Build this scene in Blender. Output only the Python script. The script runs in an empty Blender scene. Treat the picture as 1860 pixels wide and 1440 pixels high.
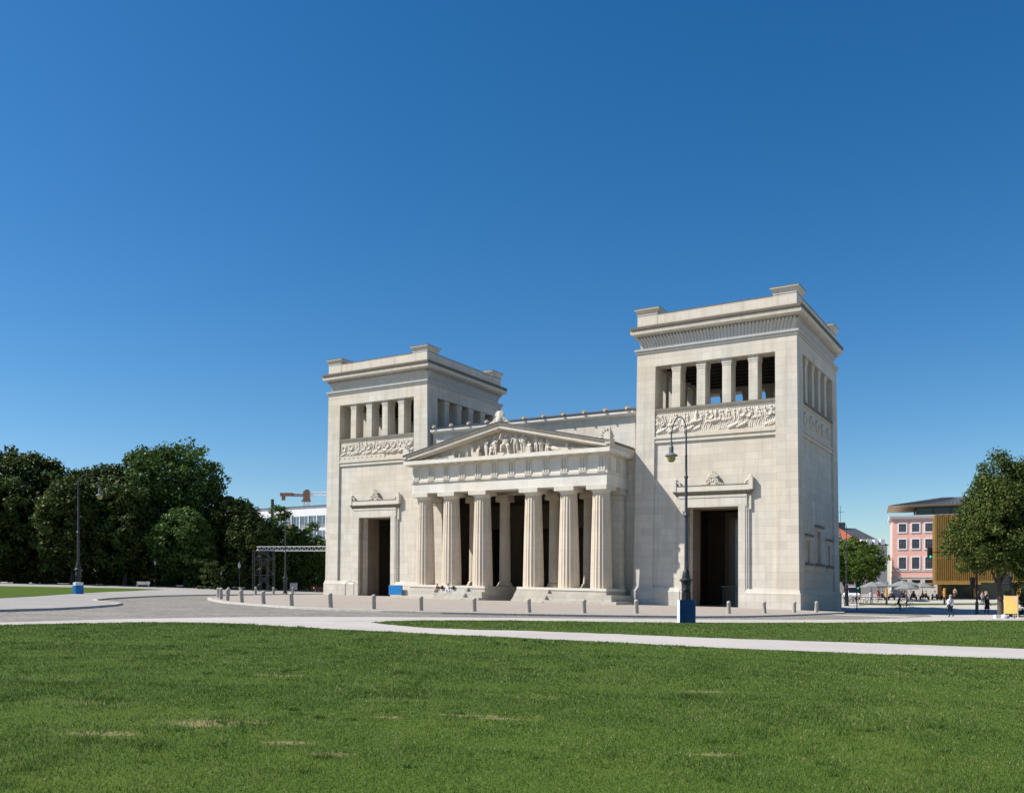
import bpy, bmesh, math, random
import numpy as np
from mathutils import Vector, Matrix

S = bpy.context.scene
COL = S.collection
R = math.radians
K = 0.0233                       # the square falls this much per metre towards the right
CAM_H = 1.65

# ------------------------------------------------------------------ camera, sky, sun, exposure
cam_d = bpy.data.cameras.new("camera")
cam = bpy.data.objects.new("camera", cam_d)
COL.objects.link(cam)
cam.location = (0, 0, CAM_H)
cam.rotation_euler = (R(90), 0, 0)
cam_d.sensor_width = 36
cam_d.lens = 36 * 1597 / 1860
cam_d.shift_y = 347.3 / 1860
cam_d.clip_start = 0.1
cam_d.clip_end = 6000
S.camera = cam

SUN = Vector((-1.760, -0.062, 1.885)).normalized()
elev = math.asin(SUN.z)
azim = math.atan2(SUN.x, SUN.y)
world = bpy.data.worlds.new("World")
S.world = world
world.use_nodes = True
wn = world.node_tree.nodes
wl = world.node_tree.links
wn.clear()
sky = wn.new("ShaderNodeTexSky")
sky.sky_type = 'NISHITA'
sky.sun_disc = False
sky.sun_elevation = elev
sky.sun_rotation = azim
sky.altitude = 500
sky.air_density = 1.0
sky.dust_density = 0.5
sky.ozone_density = 3.0
bg = wn.new("ShaderNodeBackground")
bg.inputs[1].default_value = 0.06
wo = wn.new("ShaderNodeOutputWorld")
hs = wn.new("ShaderNodeHueSaturation")
hs.inputs["Saturation"].default_value = 1.36
hs.inputs["Value"].default_value = 1.34
hs.inputs["Hue"].default_value = 0.499
wl.new(sky.outputs[0], hs.inputs["Color"])
wl.new(hs.outputs[0], bg.inputs[0])
wl.new(bg.outputs[0], wo.inputs[0])

sun_d = bpy.data.lights.new("sun", 'SUN')
sun_d.energy = 5.0
sun_d.angle = R(0.53)
sun_d.color = (1.0, 0.95, 0.87)
sun = bpy.data.objects.new("sun", sun_d)
COL.objects.link(sun)
sun.rotation_euler = (-SUN).to_track_quat('-Z', 'Y').to_euler()

S.view_settings.view_transform = 'Standard'
S.view_settings.look = 'None'
S.view_settings.exposure = 0.62
S.view_settings.gamma = 1.0
S.cycles.max_bounces = 6
S.cycles.diffuse_bounces = 4
S.cycles.glossy_bounces = 2
S.cycles.transmission_bounces = 3
S.cycles.transparent_max_bounces = 4

# ------------------------------------------------------------------ terrain
def ss(a, b, t):
    t = np.clip((t - a) / (b - a), 0, 1)
    return t * t * (3 - 2 * t)

def ground_z(x, y):
    x = np.asarray(x, float); y = np.asarray(y, float)
    xc = np.maximum(47 - 3 * np.logaddexp(0, (47 - x) / 3), -130)
    return (-K * xc + 0.5 * ss(105, 150, y) * ss(-25, -60, x) + ss(110, 126, y) * ss(34, 46, x)
            - 0.1 * ss(27, 33, x) * (1 - ss(43, 50, x)) * ss(74, 84, y))

def gz(x, y):
    return float(ground_z(x, y))

# ------------------------------------------------------------------ materials
def new_mat(name):
    m = bpy.data.materials.new(name)
    m.use_nodes = True
    nt = m.node_tree
    p = nt.nodes["Principled BSDF"]
    return m, nt, p

def N(nt, kind, **kw):
    n = nt.nodes.new(kind)
    for k, v in kw.items():
        setattr(n, k, v)
    return n

def ramp(nt, fac, stops):
    r = N(nt, "ShaderNodeValToRGB")
    e = r.color_ramp.elements
    e[0].position, e[0].color = stops[0][0], (*stops[0][1], 1)
    e[1].position, e[1].color = stops[-1][0], (*stops[-1][1], 1)
    for pos, c in stops[1:-1]:
        q = e.new(pos); q.color = (*c, 1)
    nt.links.new(fac, r.inputs[0])
    return r.outputs[0]

def mixc(nt, fac, a, b, blend='MIX'):
    m = N(nt, "ShaderNodeMix", data_type='RGBA', blend_type=blend)
    for s, v in ((m.inputs[0], fac), (m.inputs[6], a), (m.inputs[7], b)):
        if isinstance(v, (int, float)):
            s.default_value = v
        elif isinstance(v, tuple):
            s.default_value = (*v, 1)
        else:
            nt.links.new(v, s)
    return m.outputs[2]

def noise(nt, vec, scale, detail=4, rough=0.55):
    n = N(nt, "ShaderNodeTexNoise")
    n.inputs["Scale"].default_value = scale
    n.inputs["Detail"].default_value = detail
    n.inputs["Roughness"].default_value = rough
    if vec is not None:
        nt.links.new(vec, n.inputs["Vector"])
    return n.outputs[0]

def mapping(nt, vec, scale=(1, 1, 1), rot=(0, 0, 0), loc=(0, 0, 0)):
    m = N(nt, "ShaderNodeMapping")
    m.inputs["Scale"].default_value = scale
    m.inputs["Rotation"].default_value = rot
    m.inputs["Location"].default_value = loc
    nt.links.new(vec, m.inputs[0])
    return m.outputs[0]

def bump(nt, p, height, strength=0.3, dist=0.05):
    b = N(nt, "ShaderNodeBump")
    b.inputs["Strength"].default_value = strength
    b.inputs["Distance"].default_value = dist
    nt.links.new(height, b.inputs["Height"])
    nt.links.new(b.outputs[0], p.inputs["Normal"])

def plain(name, c, rough=0.6, metal=0.0, var=0.15, scale=3.0, spec=0.3):
    m, nt, p = new_mat(name)
    tc = N(nt, "ShaderNodeTexCoord")
    f = noise(nt, tc.outputs["Object"], scale)
    lo = tuple(v * (1 - var) for v in c)
    hi = tuple(min(1, v * (1 + var)) for v in c)
    nt.links.new(ramp(nt, f, [(0.3, lo), (0.7, hi)]), p.inputs["Base Color"])
    p.inputs["Roughness"].default_value = rough
    p.inputs["Metallic"].default_value = metal
    p.inputs["Specular IOR Level"].default_value = spec
    return m

def stone(name, c=(0.605, 0.565, 0.495), blocks=True, bw=2.3, bh=0.78, dirt=0.75, blockvar=0.14, joint=0.34):
    """ashlar limestone: block to block tone, joints, rusty and grey weather streaks"""
    m, nt, p = new_mat(name)
    uv = N(nt, "ShaderNodeUVMap", uv_map="UVMap").outputs[0]
    tc = N(nt, "ShaderNodeTexCoord").outputs["Object"]
    big = noise(nt, tc, 0.12, 3)
    mid = noise(nt, tc, 0.9, 5)
    fine = noise(nt, tc, 9.0, 3)
    col = ramp(nt, mid, [(0.25, tuple(v * 0.90 for v in c)), (0.75, tuple(min(1, v * 1.06) for v in c))])
    warm = (c[0] * 0.98, c[1] * 0.90, c[2] * 0.78)
    col = mixc(nt, ramp(nt, big, [(0.45, (0, 0, 0)), (0.72, (0.75,) * 3)]), col, warm)
    if blocks:
        b = N(nt, "ShaderNodeTexBrick")
        b.offset = 0.42
        b.inputs["Color1"].default_value = (1 - blockvar,) * 3 + (1,)
        b.inputs["Color2"].default_value = (1.0,) * 3 + (1,)
        b.inputs["Mortar"].default_value = (1 - joint,) * 3 + (1,)
        b.inputs["Scale"].default_value = 1.0
        b.inputs["Mortar Size"].default_value = 0.014
        b.inputs["Mortar Smooth"].default_value = 0.3
        b.inputs["Bias"].default_value = 0.25
        b.inputs["Brick Width"].default_value = bw
        b.inputs["Row Height"].default_value = bh
        nt.links.new(uv, b.inputs["Vector"])
        col = mixc(nt, 1.0, col, b.outputs[0], 'MULTIPLY')
        b2 = N(nt, "ShaderNodeTexBrick")
        b2.offset = 0.42
        for k_, v_ in (("Color1", (0, 0, 0, 1)), ("Color2", (1, 1, 1, 1)), ("Mortar", (0, 0, 0, 1))): b2.inputs[k_].default_value = v_
        for k_, v_ in (("Scale", 1.0), ("Mortar Size", 0.0), ("Bias", 0.0), ("Brick Width", bw), ("Row Height", bh)): b2.inputs[k_].default_value = v_
        nt.links.new(mapping(nt, uv, loc=(bw * 31, bh * 58, 0)), b2.inputs["Vector"])
        col = mixc(nt, ramp(nt, b2.outputs[0], [(0.86, (0, 0, 0)), (0.95, (0.38,) * 3)]), col, (c[0] * 0.74, c[1] * 0.73, c[2] * 0.72))
    streak = noise(nt, mapping(nt, uv, (1.3, 0.07, 1)), 1.0, 5, 0.6)
    col = mixc(nt, ramp(nt, streak, [(0.50, (0, 0, 0)), (0.78, (dirt,) * 3)]), col, (c[0] * 0.62, c[1] * 0.60, c[2] * 0.56))
    blot = noise(nt, mapping(nt, uv, (0.22, 0.16, 1), loc=(3, 9, 0)), 1.0, 6, 0.65)
    col = mixc(nt, ramp(nt, blot, [(0.50, (0, 0, 0)), (0.70, (0.5 * dirt,) * 3)]), col, (c[0] * 0.76, c[1] * 0.75, c[2] * 0.74))
    fleck = noise(nt, uv, 3.5, 5, 0.75)
    col = mixc(nt, ramp(nt, fleck, [(0.60, (0, 0, 0)), (0.78, (0.35,) * 3)]), col, (c[0] * 0.66, c[1] * 0.63, c[2] * 0.58))
    rust = noise(nt, mapping(nt, uv, (0.5, 0.12, 1), loc=(7, 3, 0)), 1.0, 4, 0.6)
    col = mixc(nt, ramp(nt, rust, [(0.60, (0, 0, 0)), (0.80, (0.30,) * 3)]), col, (c[0] * 0.85, c[1] * 0.66, c[2] * 0.47))
    nt.links.new(col, p.inputs["Base Color"])
    p.inputs["Roughness"].default_value = 0.85
    p.inputs["Specular IOR Level"].default_value = 0.15
    bump(nt, p, fine, 0.25, 0.02)
    return m

MAT = {}
MAT['stone'] = stone('limestone ashlar')
MAT['stone_plain'] = stone('carved limestone', blocks=False, dirt=0.55)
MAT['stone_relief'] = stone('relief limestone', (0.56, 0.51, 0.44), blocks=False, dirt=0.25)
MAT['stone_white'] = stone('pale limestone blocks', (0.68, 0.65, 0.59), bw=2.35, bh=1.3, dirt=0.2, blockvar=0.08, joint=0.2)
MAT['stone_col'] = stone('column limestone', (0.60, 0.52, 0.42), bw=9, bh=2.1, dirt=0.45, blockvar=0.08, joint=0.3)
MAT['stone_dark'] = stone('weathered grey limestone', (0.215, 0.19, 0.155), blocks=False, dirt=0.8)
MAT['stone_cornice_shade'] = stone('carved limestone greyed for shade', (0.47, 0.47, 0.46), blocks=False, dirt=0.5)  # shadow under the cornice overhang put into a greyer stone colour
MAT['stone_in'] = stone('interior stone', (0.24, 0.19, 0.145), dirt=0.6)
MAT['stone_in_shade'] = stone('interior stone darkened for shade', (0.125, 0.095, 0.072), dirt=0.6)  # interior shade put into a darker stone colour
MAT['stone_step'] = stone('step limestone', (0.52, 0.49, 0.43), bw=1.6, bh=0.7, dirt=0.75, joint=0.4)
MAT['metal_roof'] = plain('zinc roofing', (0.12, 0.13, 0.15), 0.5, 0.4)
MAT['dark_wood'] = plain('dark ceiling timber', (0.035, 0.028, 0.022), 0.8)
MAT['black_iron'] = plain('black painted iron', (0.018, 0.02, 0.024), 0.42, 0.0, 0.3, 6, 0.5)
MAT['pole_iron'] = plain('dark grey painted iron', (0.042, 0.042, 0.05), 0.42, 0.0, 0.25, 6, 0.5)
MAT['grey_iron'] = plain('grey painted steel', (0.16, 0.17, 0.18), 0.5, 0.2)
MAT['galv'] = plain('galvanised steel', (0.30, 0.31, 0.32), 0.45, 0.6)
MAT['alu'] = plain('white painted truss', (0.72, 0.72, 0.72), 0.4)
MAT['blue_board'] = plain('blue board', (0.007, 0.05, 0.15), 0.55, 0, 0.3, 2)
MAT['blue_bright'] = plain('bright blue board', (0.01, 0.16, 0.42), 0.5, 0, 0.1)
MAT['white_paint'] = plain('white paint', (0.75, 0.75, 0.74), 0.5, 0, 0.06)
MAT['globe'] = plain('yellowed lamp glass', (0.38, 0.31, 0.12), 0.25, 0, 0.12, 8, 0.5)
MAT['lantern_glass'] = plain('milky lantern glass', (0.42, 0.41, 0.38), 0.3, 0, 0.08)
MAT['granite'] = plain('bollard granite', (0.36, 0.335, 0.295), 0.85, 0, 0.22, 14)
MAT['bark'] = plain('tree bark', (0.075, 0.06, 0.045), 0.95, 0, 0.4, 5)

# ------------------------------------------------------------------ mesh helpers
class MB:
    def __init__(self):
        self.v, self.f, self.mi = [], [], []

    def add(self, verts, faces, mi=0):
        o = len(self.v)
        self.v.extend([tuple(map(float, q)) for q in verts])
        self.f.extend([tuple(o + i for i in f) for f in faces])
        self.mi.extend([mi] * len(faces))

    def hexa(self, p, mi=0):
        # p: bottom 4 (ccw) then top 4
        self.add(p, [(3, 2, 1, 0), (4, 5, 6, 7), (0, 1, 5, 4), (1, 2, 6, 5), (2, 3, 7, 6), (3, 0, 4, 7)], mi)

    def box(self, x0, x1, y0, y1, z0, z1, mi=0):
        x0, x1 = sorted((x0, x1)); y0, y1 = sorted((y0, y1)); z0, z1 = sorted((z0, z1))
        self.hexa([(x0, y0, z0), (x1, y0, z0), (x1, y1, z0), (x0, y1, z0),
                   (x0, y0, z1), (x1, y0, z1), (x1, y1, z1), (x0, y1, z1)], mi)

    def obox(self, c, size, rot=0.0, mi=0):
        """box centred at c turned about z"""
        ca, sa = math.cos(rot), math.sin(rot)
        hx, hy, hz = (s / 2 for s in size)
        p = []
        for z in (-hz, hz):
            for x, y in ((-hx, -hy), (hx, -hy), (hx, hy), (-hx, hy)):
                p.append((c[0] + x * ca - y * sa, c[1] + x * sa + y * ca, c[2] + z))
        self.hexa(p, mi)

    def lathe(self, prof, n=24, c=(0, 0, 0), mi=0, cap=True):
        """prof: list of (r, z)"""
        vs, fs = [], []
        for r, z in prof:
            for i in range(n):
                a = 2 * math.pi * i / n
                vs.append((c[0] + r * math.cos(a), c[1] + r * math.sin(a), c[2] + z))
        for j in range(len(prof) - 1):
            for i in range(n):
                k = (i + 1) % n
                fs.append((j * n + i, j * n + k, (j + 1) * n + k, (j + 1) * n + i))
        if cap:
            if prof[0][0] > 1e-4:
                fs.append(tuple(range(n - 1, -1, -1)))
            if prof[-1][0] > 1e-4:
                fs.append(tuple((len(prof) - 1) * n + i for i in range(n)))
        self.add(vs, fs, mi)

    def tube(self, pts, rad, n=8, mi=0, cap=True):
        pts = [Vector(p) for p in pts]
        if not hasattr(rad, '__len__'):
            rad = [rad] * len(pts)
        vs, fs = [], []
        ref = None
        for i, p in enumerate(pts):
            d = (pts[min(i + 1, len(pts) - 1)] - pts[max(i - 1, 0)]).normalized()
            if ref is None:
                ref = Vector((0, 0, 1)) if abs(d.z) < 0.9 else Vector((1, 0, 0))
            u = d.cross(ref).normalized()
            ref = u.cross(d).normalized()
            for k in range(n):
                a = 2 * math.pi * k / n
                vs.append(p + (u * math.cos(a) + ref * math.sin(a)) * rad[i])
        for i in range(len(pts) - 1):
            for k in range(n):
                q = (k + 1) % n
                fs.append((i * n + k, i * n + q, (i + 1) * n + q, (i + 1) * n + k))
        if cap:
            fs.append(tuple(range(n - 1, -1, -1)))
            fs.append(tuple((len(pts) - 1) * n + k for k in range(n)))
        self.add(vs, fs, mi)

    def prism(self, poly, axis, t0, t1, mi=0):
        """poly of 2d points extruded along an axis: axis 'x' -> (y,z), 'y' -> (x,z), 'z' -> (x,y)"""
        def mk(p, t):
            return {'x': (t, p[0], p[1]), 'y': (p[0], t, p[1]), 'z': (p[0], p[1], t)}[axis]
        n = len(poly)
        vs = [mk(p, t0) for p in poly] + [mk(p, t1) for p in poly]
        fs = [tuple(range(n - 1, -1, -1)), tuple(range(n, 2 * n))]
        for i in range(n):
            k = (i + 1) % n
            fs.append((i, k, n + k, n + i))
        self.add(vs, fs, mi)

    def sweep(self, stations, prof, closed=False, mi=0):
        """stations: functions o -> (x, y); prof: list of (o, z)"""
        n = len(prof); m = len(stations)
        vs, fs = [], []
        for st in stations:
            for o, z in prof:
                x, y = st(o)
                vs.append((x, y, z))
        for j in range(m if closed else m - 1):
            q = (j + 1) % m
            for i in range(n - 1):
                fs.append((j * n + i, j * n + i + 1, q * n + i + 1, q * n + i))
        if not closed:
            fs.append(tuple(range(n)))
            fs.append(tuple((m - 1) * n + i for i in range(n - 1, -1, -1)))
        self.add(vs, fs, mi)

    def ring(self, prof, mi=0):
        """profile (o, z) swept round a square with mitred corners, closed loop profile"""
        pr = list(prof) + [prof[0]]
        self.sweep([lambda o: (-o, -o), lambda o: (o, -o), lambda o: (o, o), lambda o: (-o, o)], pr, True, mi)

    def grid(self, P, mi=0):
        n, m = P.shape[:2]
        fs = [(i * m + j, i * m + j + 1, (i + 1) * m + j + 1, (i + 1) * m + j)
              for i in range(n - 1) for j in range(m - 1)]
        self.add(P.reshape(-1, 3), fs, mi)

    def build(self, name, mats, parent=None, xf=None, smooth=None, loc=None, uv=True, fix=True):
        V = np.array(self.v, float)
        me = bpy.data.meshes.new(name)
        W = xf(V) if xf else V
        me.from_pydata(W.tolist(), [], self.f)
        mats = mats if isinstance(mats, (list, tuple)) else [mats]
        for m in mats:
            me.materials.append(MAT[m] if isinstance(m, str) else m)
        if len(mats) > 1:
            me.polygons.foreach_set('material_index', self.mi)
        if uv:
            lay = me.uv_layers.new(name="UVMap")
            out = np.zeros((len(me.loops), 2))
            li = 0
            for f in self.f:
                a = V[f[0]]
                nrm = np.zeros(3)
                for i in range(1, len(f) - 1):
                    nrm += np.cross(V[f[i]] - a, V[f[i + 1]] - a)
                nrm = np.abs(nrm)
                ax = int(np.argmax(nrm * (1, 1, 0.999)))
                for i in f:
                    x, y, z = V[i]
                    out[li] = ((y, z), (x, z), (x, y))[ax]
                    li += 1
            lay.data.foreach_set('uv', out.ravel())
        if fix:
            bm = bmesh.new(); bm.from_mesh(me)
            bmesh.ops.recalc_face_normals(bm, faces=bm.faces)
            bm.to_mesh(me); bm.free()
        if smooth is not None:
            me.shade_smooth()
            me.set_sharp_from_angle(angle=R(smooth))
        o = bpy.data.objects.new(name, me)
        COL.objects.link(o)
        if loc is not None:
            o.location = loc
        if parent is not None:
            o.parent = parent
        return o

def tag(o, label=None, cat=None, group=None, kind=None):
    if label: o['label'] = label
    if cat: o['category'] = cat
    if group: o['group'] = group
    if kind: o['kind'] = kind
    return o

def thing(name, label, cat, loc=(0, 0, 0), rz=0.0, group=None):
    o = bpy.data.objects.new(name, None)
    o.empty_display_size = 0.3
    COL.objects.link(o)
    o.location = loc
    o.rotation_euler = (0, 0, rz)
    return tag(o, label, cat, group)

def copy_tree(o, parent=None):
    c = o.copy()
    COL.objects.link(c)
    if parent is not None:
        c.parent = parent
    for ch in list(o.children):
        copy_tree(ch, c)
    return c

def np_mesh(name, V, F, mats, tint=None, parent=None, loc=None, smooth=False, mi=None):
    """V (n,3) array, F (m,k) array of equal-sized faces"""
    me = bpy.data.meshes.new(name)
    m, k = F.shape
    me.vertices.add(len(V)); me.vertices.foreach_set('co', V.astype(np.float32).ravel())
    me.loops.add(m * k); me.loops.foreach_set('vertex_index', F.astype(np.int32).ravel())
    me.polygons.add(m); me.polygons.foreach_set('loop_start', np.arange(m, dtype=np.int32) * k)
    for q in (mats if isinstance(mats, (list, tuple)) else [mats]):
        me.materials.append(MAT[q] if isinstance(q, str) else q)
    if mi is not None:
        me.polygons.foreach_set('material_index', mi.astype(np.int32))
    if tint is not None:
        a = me.attributes.new('tint', 'FLOAT', 'FACE')
        a.data.foreach_set('value', tint.astype(np.float32))
    me.update(calc_edges=True)
    if smooth:
        me.shade_smooth()
    o = bpy.data.objects.new(name, me)
    COL.objects.link(o)
    if parent is not None: o.parent = parent
    if loc is not None: o.location = loc
    return o

# ------------------------------------------------------------------ the gateway: frame of reference
GX, GY = 28.96, 88.0                         # right front corner of the right tower
UU = np.array((-0.8427, 0.5383)); VV = np.array((0.5383, 0.8428))

def bworld(u, v, w=0.0):
    x = GX + u * UU[0] + v * VV[0]; y = GY + u * UU[1] + v * VV[1]
    return (x, y, w - K * x)

def xfB(P):
    """building axes (along the front, into depth, up) -> local world axes; courses follow the fall of the square"""
    dx = P[:, 0] * UU[0] + P[:, 1] * VV[0]
    dy = P[:, 0] * UU[1] + P[:, 1] * VV[1]
    return np.stack((dx, dy, P[:, 2] - K * dx), 1)

GATE0 = np.array(bworld(33.0, 0.0))
gate = thing('gateway', 'monumental pale limestone gateway with two square towers and a columned portico', 'gateway', tuple(GATE0))

def rel(u, v):
    return tuple(np.array(bworld(u, v)) - GATE0)

def part(mb, name, mats, smooth=None, parent=None):
    """portico / hall part given in s = u-33, v, w"""
    return mb.build(name, mats, parent or gate, xfB, smooth)

# ---- carved relief as a height field
def capsule(X, Y, a, b, ra, rb):
    ax, ay = a; bx, by = b
    dx, dy = bx - ax, by - ay
    t = np.clip(((X - ax) * dx + (Y - ay) * dy) / (dx * dx + dy * dy + 1e-9), 0, 1)
    r = ra + (rb - ra) * t
    d2 = (X - ax - t * dx) ** 2 + (Y - ay - t * dy) ** 2
    return np.sqrt(np.clip(r * r - d2, 0, None))

def relief_layer(X, Y, W, H, seed, ship, start):
    rg = np.random.RandomState(seed)
    Z = np.zeros_like(X)
    x = start
    base = 0.25
    while x < W - 0.3:
        kind = rg.rand()
        h = (H - base) * rg.uniform(0.78, 0.95)
        y0 = base
        if ship: y0 = base + 0.35; h -= 0.3
        lean = rg.uniform(-0.35, 0.35)
        if kind < 0.16 and not ship:                       # horse and rider
            bx, by = x + 0.75, y0 + h * 0.5
            Z = np.maximum(Z, capsule(X, Y, (bx - 0.5, by), (bx + 0.45, by + 0.12), 0.24, 0.22))
            sg = rg.choice((-1, 1))
            Z = np.maximum(Z, capsule(X, Y, (bx + sg * 0.45, by + 0.1), (bx + sg * 0.8, by + 0.75), 0.15, 0.09))
            Z = np.maximum(Z, capsule(X, Y, (bx + sg * 0.8, by + 0.75), (bx + sg * 1.05, by + 0.55), 0.14, 0.09))
            for q in (-0.5, -0.35, 0.4, 0.5):
                kx = bx + q + rg.uniform(-0.3, 0.3)
                Z = np.maximum(Z, capsule(X, Y, (bx + q, by - 0.1), (kx, by - 0.6), 0.13, 0.08))
                Z = np.maximum(Z, capsule(X, Y, (kx, by - 0.6), (kx + rg.uniform(-0.2, 0.2), y0), 0.08, 0.06))
            Z = np.maximum(Z, capsule(X, Y, (bx, by + 0.2), (bx + lean * 0.3, by + 0.85), 0.17, 0.2) + 0.04)
            Z = np.maximum(Z, capsule(X, Y, (bx + lean * 0.3, by + 1.05), (bx + lean * 0.3, by + 1.12), 0.12, 0.11) + 0.05)
            Z = np.maximum(Z, capsule(X, Y, (bx, by + 0.8), (bx - sg * 0.5, by + 1.0), 0.08, 0.06))
            x += 1.25
            continue
        if kind < 0.38:                                   # fallen figure
            Z = np.maximum(Z, capsule(X, Y, (x, y0 + 0.2), (x + 0.8, y0 + 0.5), 0.2, 0.22))
            Z = np.maximum(Z, capsule(X, Y, (x + 1.0, y0 + 0.65), (x + 1.04, y0 + 0.7), 0.13, 0.12))
            Z = np.maximum(Z, capsule(X, Y, (x, y0 + 0.2), (x - 0.5, y0 + 0.45), 0.12, 0.08))
            Z = np.maximum(Z, capsule(X, Y, (x + 0.7, y0 + 0.45), (x + 0.6, y0 + 1.0), 0.08, 0.06))
            h *= 0.98
        hip = (x + 0.1, y0 + h * 0.5)
        sh = (x + 0.1 + lean * 0.8, y0 + h * 0.78)
        Z = np.maximum(Z, capsule(X, Y, hip, sh, 0.13, 0.17))
        hd = (sh[0] + lean * 0.2, y0 + h * 0.93)
        Z = np.maximum(Z, capsule(X, Y, hd, (hd[0], hd[1] + 0.04), 0.11, 0.10) + 0.04)
        st = rg.uniform(0.12, 0.5)
        for sg in (-1, 1):
            kn = (hip[0] + sg * st * 0.9, y0 + h * 0.27)
            Z = np.maximum(Z, capsule(X, Y, hip, kn, 0.11, 0.08))
            Z = np.maximum(Z, capsule(X, Y, kn, (hip[0] + sg * st * 1.1, y0), 0.08, 0.055))
            el = (sh[0] + sg * 0.38, sh[1] + rg.uniform(-0.35, 0.2))
            Z = np.maximum(Z, capsule(X, Y, sh, el, 0.07, 0.055))
            Z = np.maximum(Z, capsule(X, Y, el, (el[0] + sg * 0.2, el[1] + rg.uniform(-0.25, 0.35)), 0.07, 0.05))
        r = rg.rand()
        if r < 0.35:                                      # round shield
            cxs, cys = sh[0] + rg.choice((-1, 1)) * 0.4, sh[1] - 0.15
            d = np.hypot(X - cxs, Y - cys)
            Z = np.maximum(Z, np.where(d < 0.36, 0.16 + 0.05 * np.cos(d / 0.36 * 3.1) * -1, 0))
        elif r < 0.7:                                     # flowing drapery
            for q in range(5):
                ox = hip[0] - 0.35 + q * 0.17
                Z = np.maximum(Z, capsule(X, Y, (hip[0] + (q - 2) * 0.06, hip[1] + 0.1), (ox + lean * -0.5, y0 + 0.1), 0.07, 0.09))
        if r > 0.5:                                       # spear
            Z = np.maximum(Z, capsule(X, Y, (sh[0] + 0.4, y0 + 0.4), (sh[0] + 0.4 + lean, y0 + h), 0.035, 0.03))
        x += rg.uniform(0.34, 0.62)
    return Z

def relief_field(W, H, nx, ny, seed, ship=False):
    X, Y = np.meshgrid(np.linspace(0, W, nx), np.linspace(0, H, ny), indexing='ij')
    base = 0.25
    Z = np.maximum(relief_layer(X, Y, W, H, seed, ship, 0.35) * 1.2, relief_layer(X, Y, W, H * 0.97, seed + 40, ship, 0.6) * 0.8)
    folds = 0.014 * np.sin(X * 27 + 4 * np.sin(Y * 3.1))
    Z = np.where(Z > 0.05, np.minimum(Z, 0.40) + folds, Z)
    Z = np.maximum(Z, np.where(Y < base, 0.13, 0))
    if ship:
        Z = np.maximum(Z, np.where((Y < base + 0.42) & (X < W * 0.62), 0.17, 0))
        dots = (np.sin(X * 7.5) > 0.8) & (np.abs(Y - 0.36) < 0.06) & (X < W * 0.62)
        Z = np.where(dots, 0.03, Z)
    Z[:2] = 0; Z[-2:] = 0; Z[:, -1] = 0; Z[:, 0] = 0
    return X, Y, Z

# ---- a tower, in its own axes: a to the left along the front, b into depth, w up, origin at its centre
HB = 9.1
def Hw(w):
    return HB * (1 - (w - 2.0) * 0.00142)
PO = 8.87                                     # plane of the sunken fields
SW = 6.81                                     # half width of the sunken fields
def xfT(P):
    """tower axes with the batter of its walls"""
    k = 1 - (P[:, 2] - 2.0) * 0.00142
    return xfB(np.stack((P[:, 0] * k, P[:, 1] * k, P[:, 2]), 1))
PI_ = 7.25                                    # inner face of the walls

def side(k, s, o):
    return ((s, -o), (-o, s), (-s, o), (o, -s))[k]

def sbox(mb, k, s0, s1, o0, o1, w0, w1, mi=0):
    xs, ys = zip(*(side(k, s, o) for s in (s0, s1) for o in (o0, o1)))
    mb.box(min(xs), max(xs), min(ys), max(ys), w0, w1, mi)

def sgrid(mb, k, Sg, O, Wg, mi=0):
    n, m = Sg.shape
    P = np.zeros((n, m, 3))
    for i in range(n):
        for j in range(m):
            P[i, j, :2] = side(k, Sg[i, j], O[i, j]); P[i, j, 2] = Wg[i, j]
    mb.grid(P, mi)

def anthemion(mb, mk, H=1.55, W=2.6, mi=0):
    """palmette with two scrolls; mk(x, z, d) -> point, d = thickness"""
    pts = []
    for i in range(9):                                     # fan leaves
        a = R(-70 + 140 * i / 8)
        L = H * 0.50 * (1 - 0.12 * abs(i - 4) / 4)
        c = (0, H * 0.46)
        p0 = (c[0] + math.sin(a) * 0.08, c[1] + math.cos(a) * 0.08)
        p1 = (c[0] + math.sin(a) * L, c[1] + math.cos(a) * L)
        pts.append(([p0, ((p0[0] + p1[0]) / 2, (p0[1] + p1[1]) / 2), p1], [0.05, 0.10, 0.065]))
    for sg in (-1, 1):                                     # scrolls
        sp = []
        for i in range(15):
            a = i / 14 * 2.9 * math.pi
            r = 0.34 * (1 - i / 15)
            sp.append((sg * (0.42 + r * math.cos(a + math.pi)), H * 0.24 + r * math.sin(a)))
        pts.append((sp, [0.075] * 15))
        for j in range(3):                                 # side leaves
            pts.append(([(sg * (0.75 + 0.2 * j), 0.05), (sg * (0.85 + 0.22 * j), 0.26 - 0.07 * j)], [0.10, 0.05]))
    for path, rad in pts:
        mb.tube([mk(x, z, 0.13) for x, z in path], rad, 6, mi)
    body = [(-0.5 * W, 0), (0.5 * W, 0), (0.33 * W, 0.18 * H), (0.22 * W, 0.42 * H), (0.12 * W, 0.52 * H), (0.20 * W, 0.75 * H),
            (0.1 * W, 0.95 * H), (-0.1 * W, 0.95 * H), (-0.20 * W, 0.75 * H), (-0.12 * W, 0.52 * H), (-0.22 * W, 0.42 * H), (-0.33 * W, 0.18 * H)]
    n = len(body)
    vs = [mk(x, z, 0.0) for x, z in body] + [mk(x, z, 0.10) for x, z in body]
    fs = [tuple(range(n)), tuple(range(2 * n - 1, n - 1, -1))] + [(i, (i + 1) % n, n + (i + 1) % n, n + i) for i in range(n)]
    mb.add(vs, fs, mi)

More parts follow.
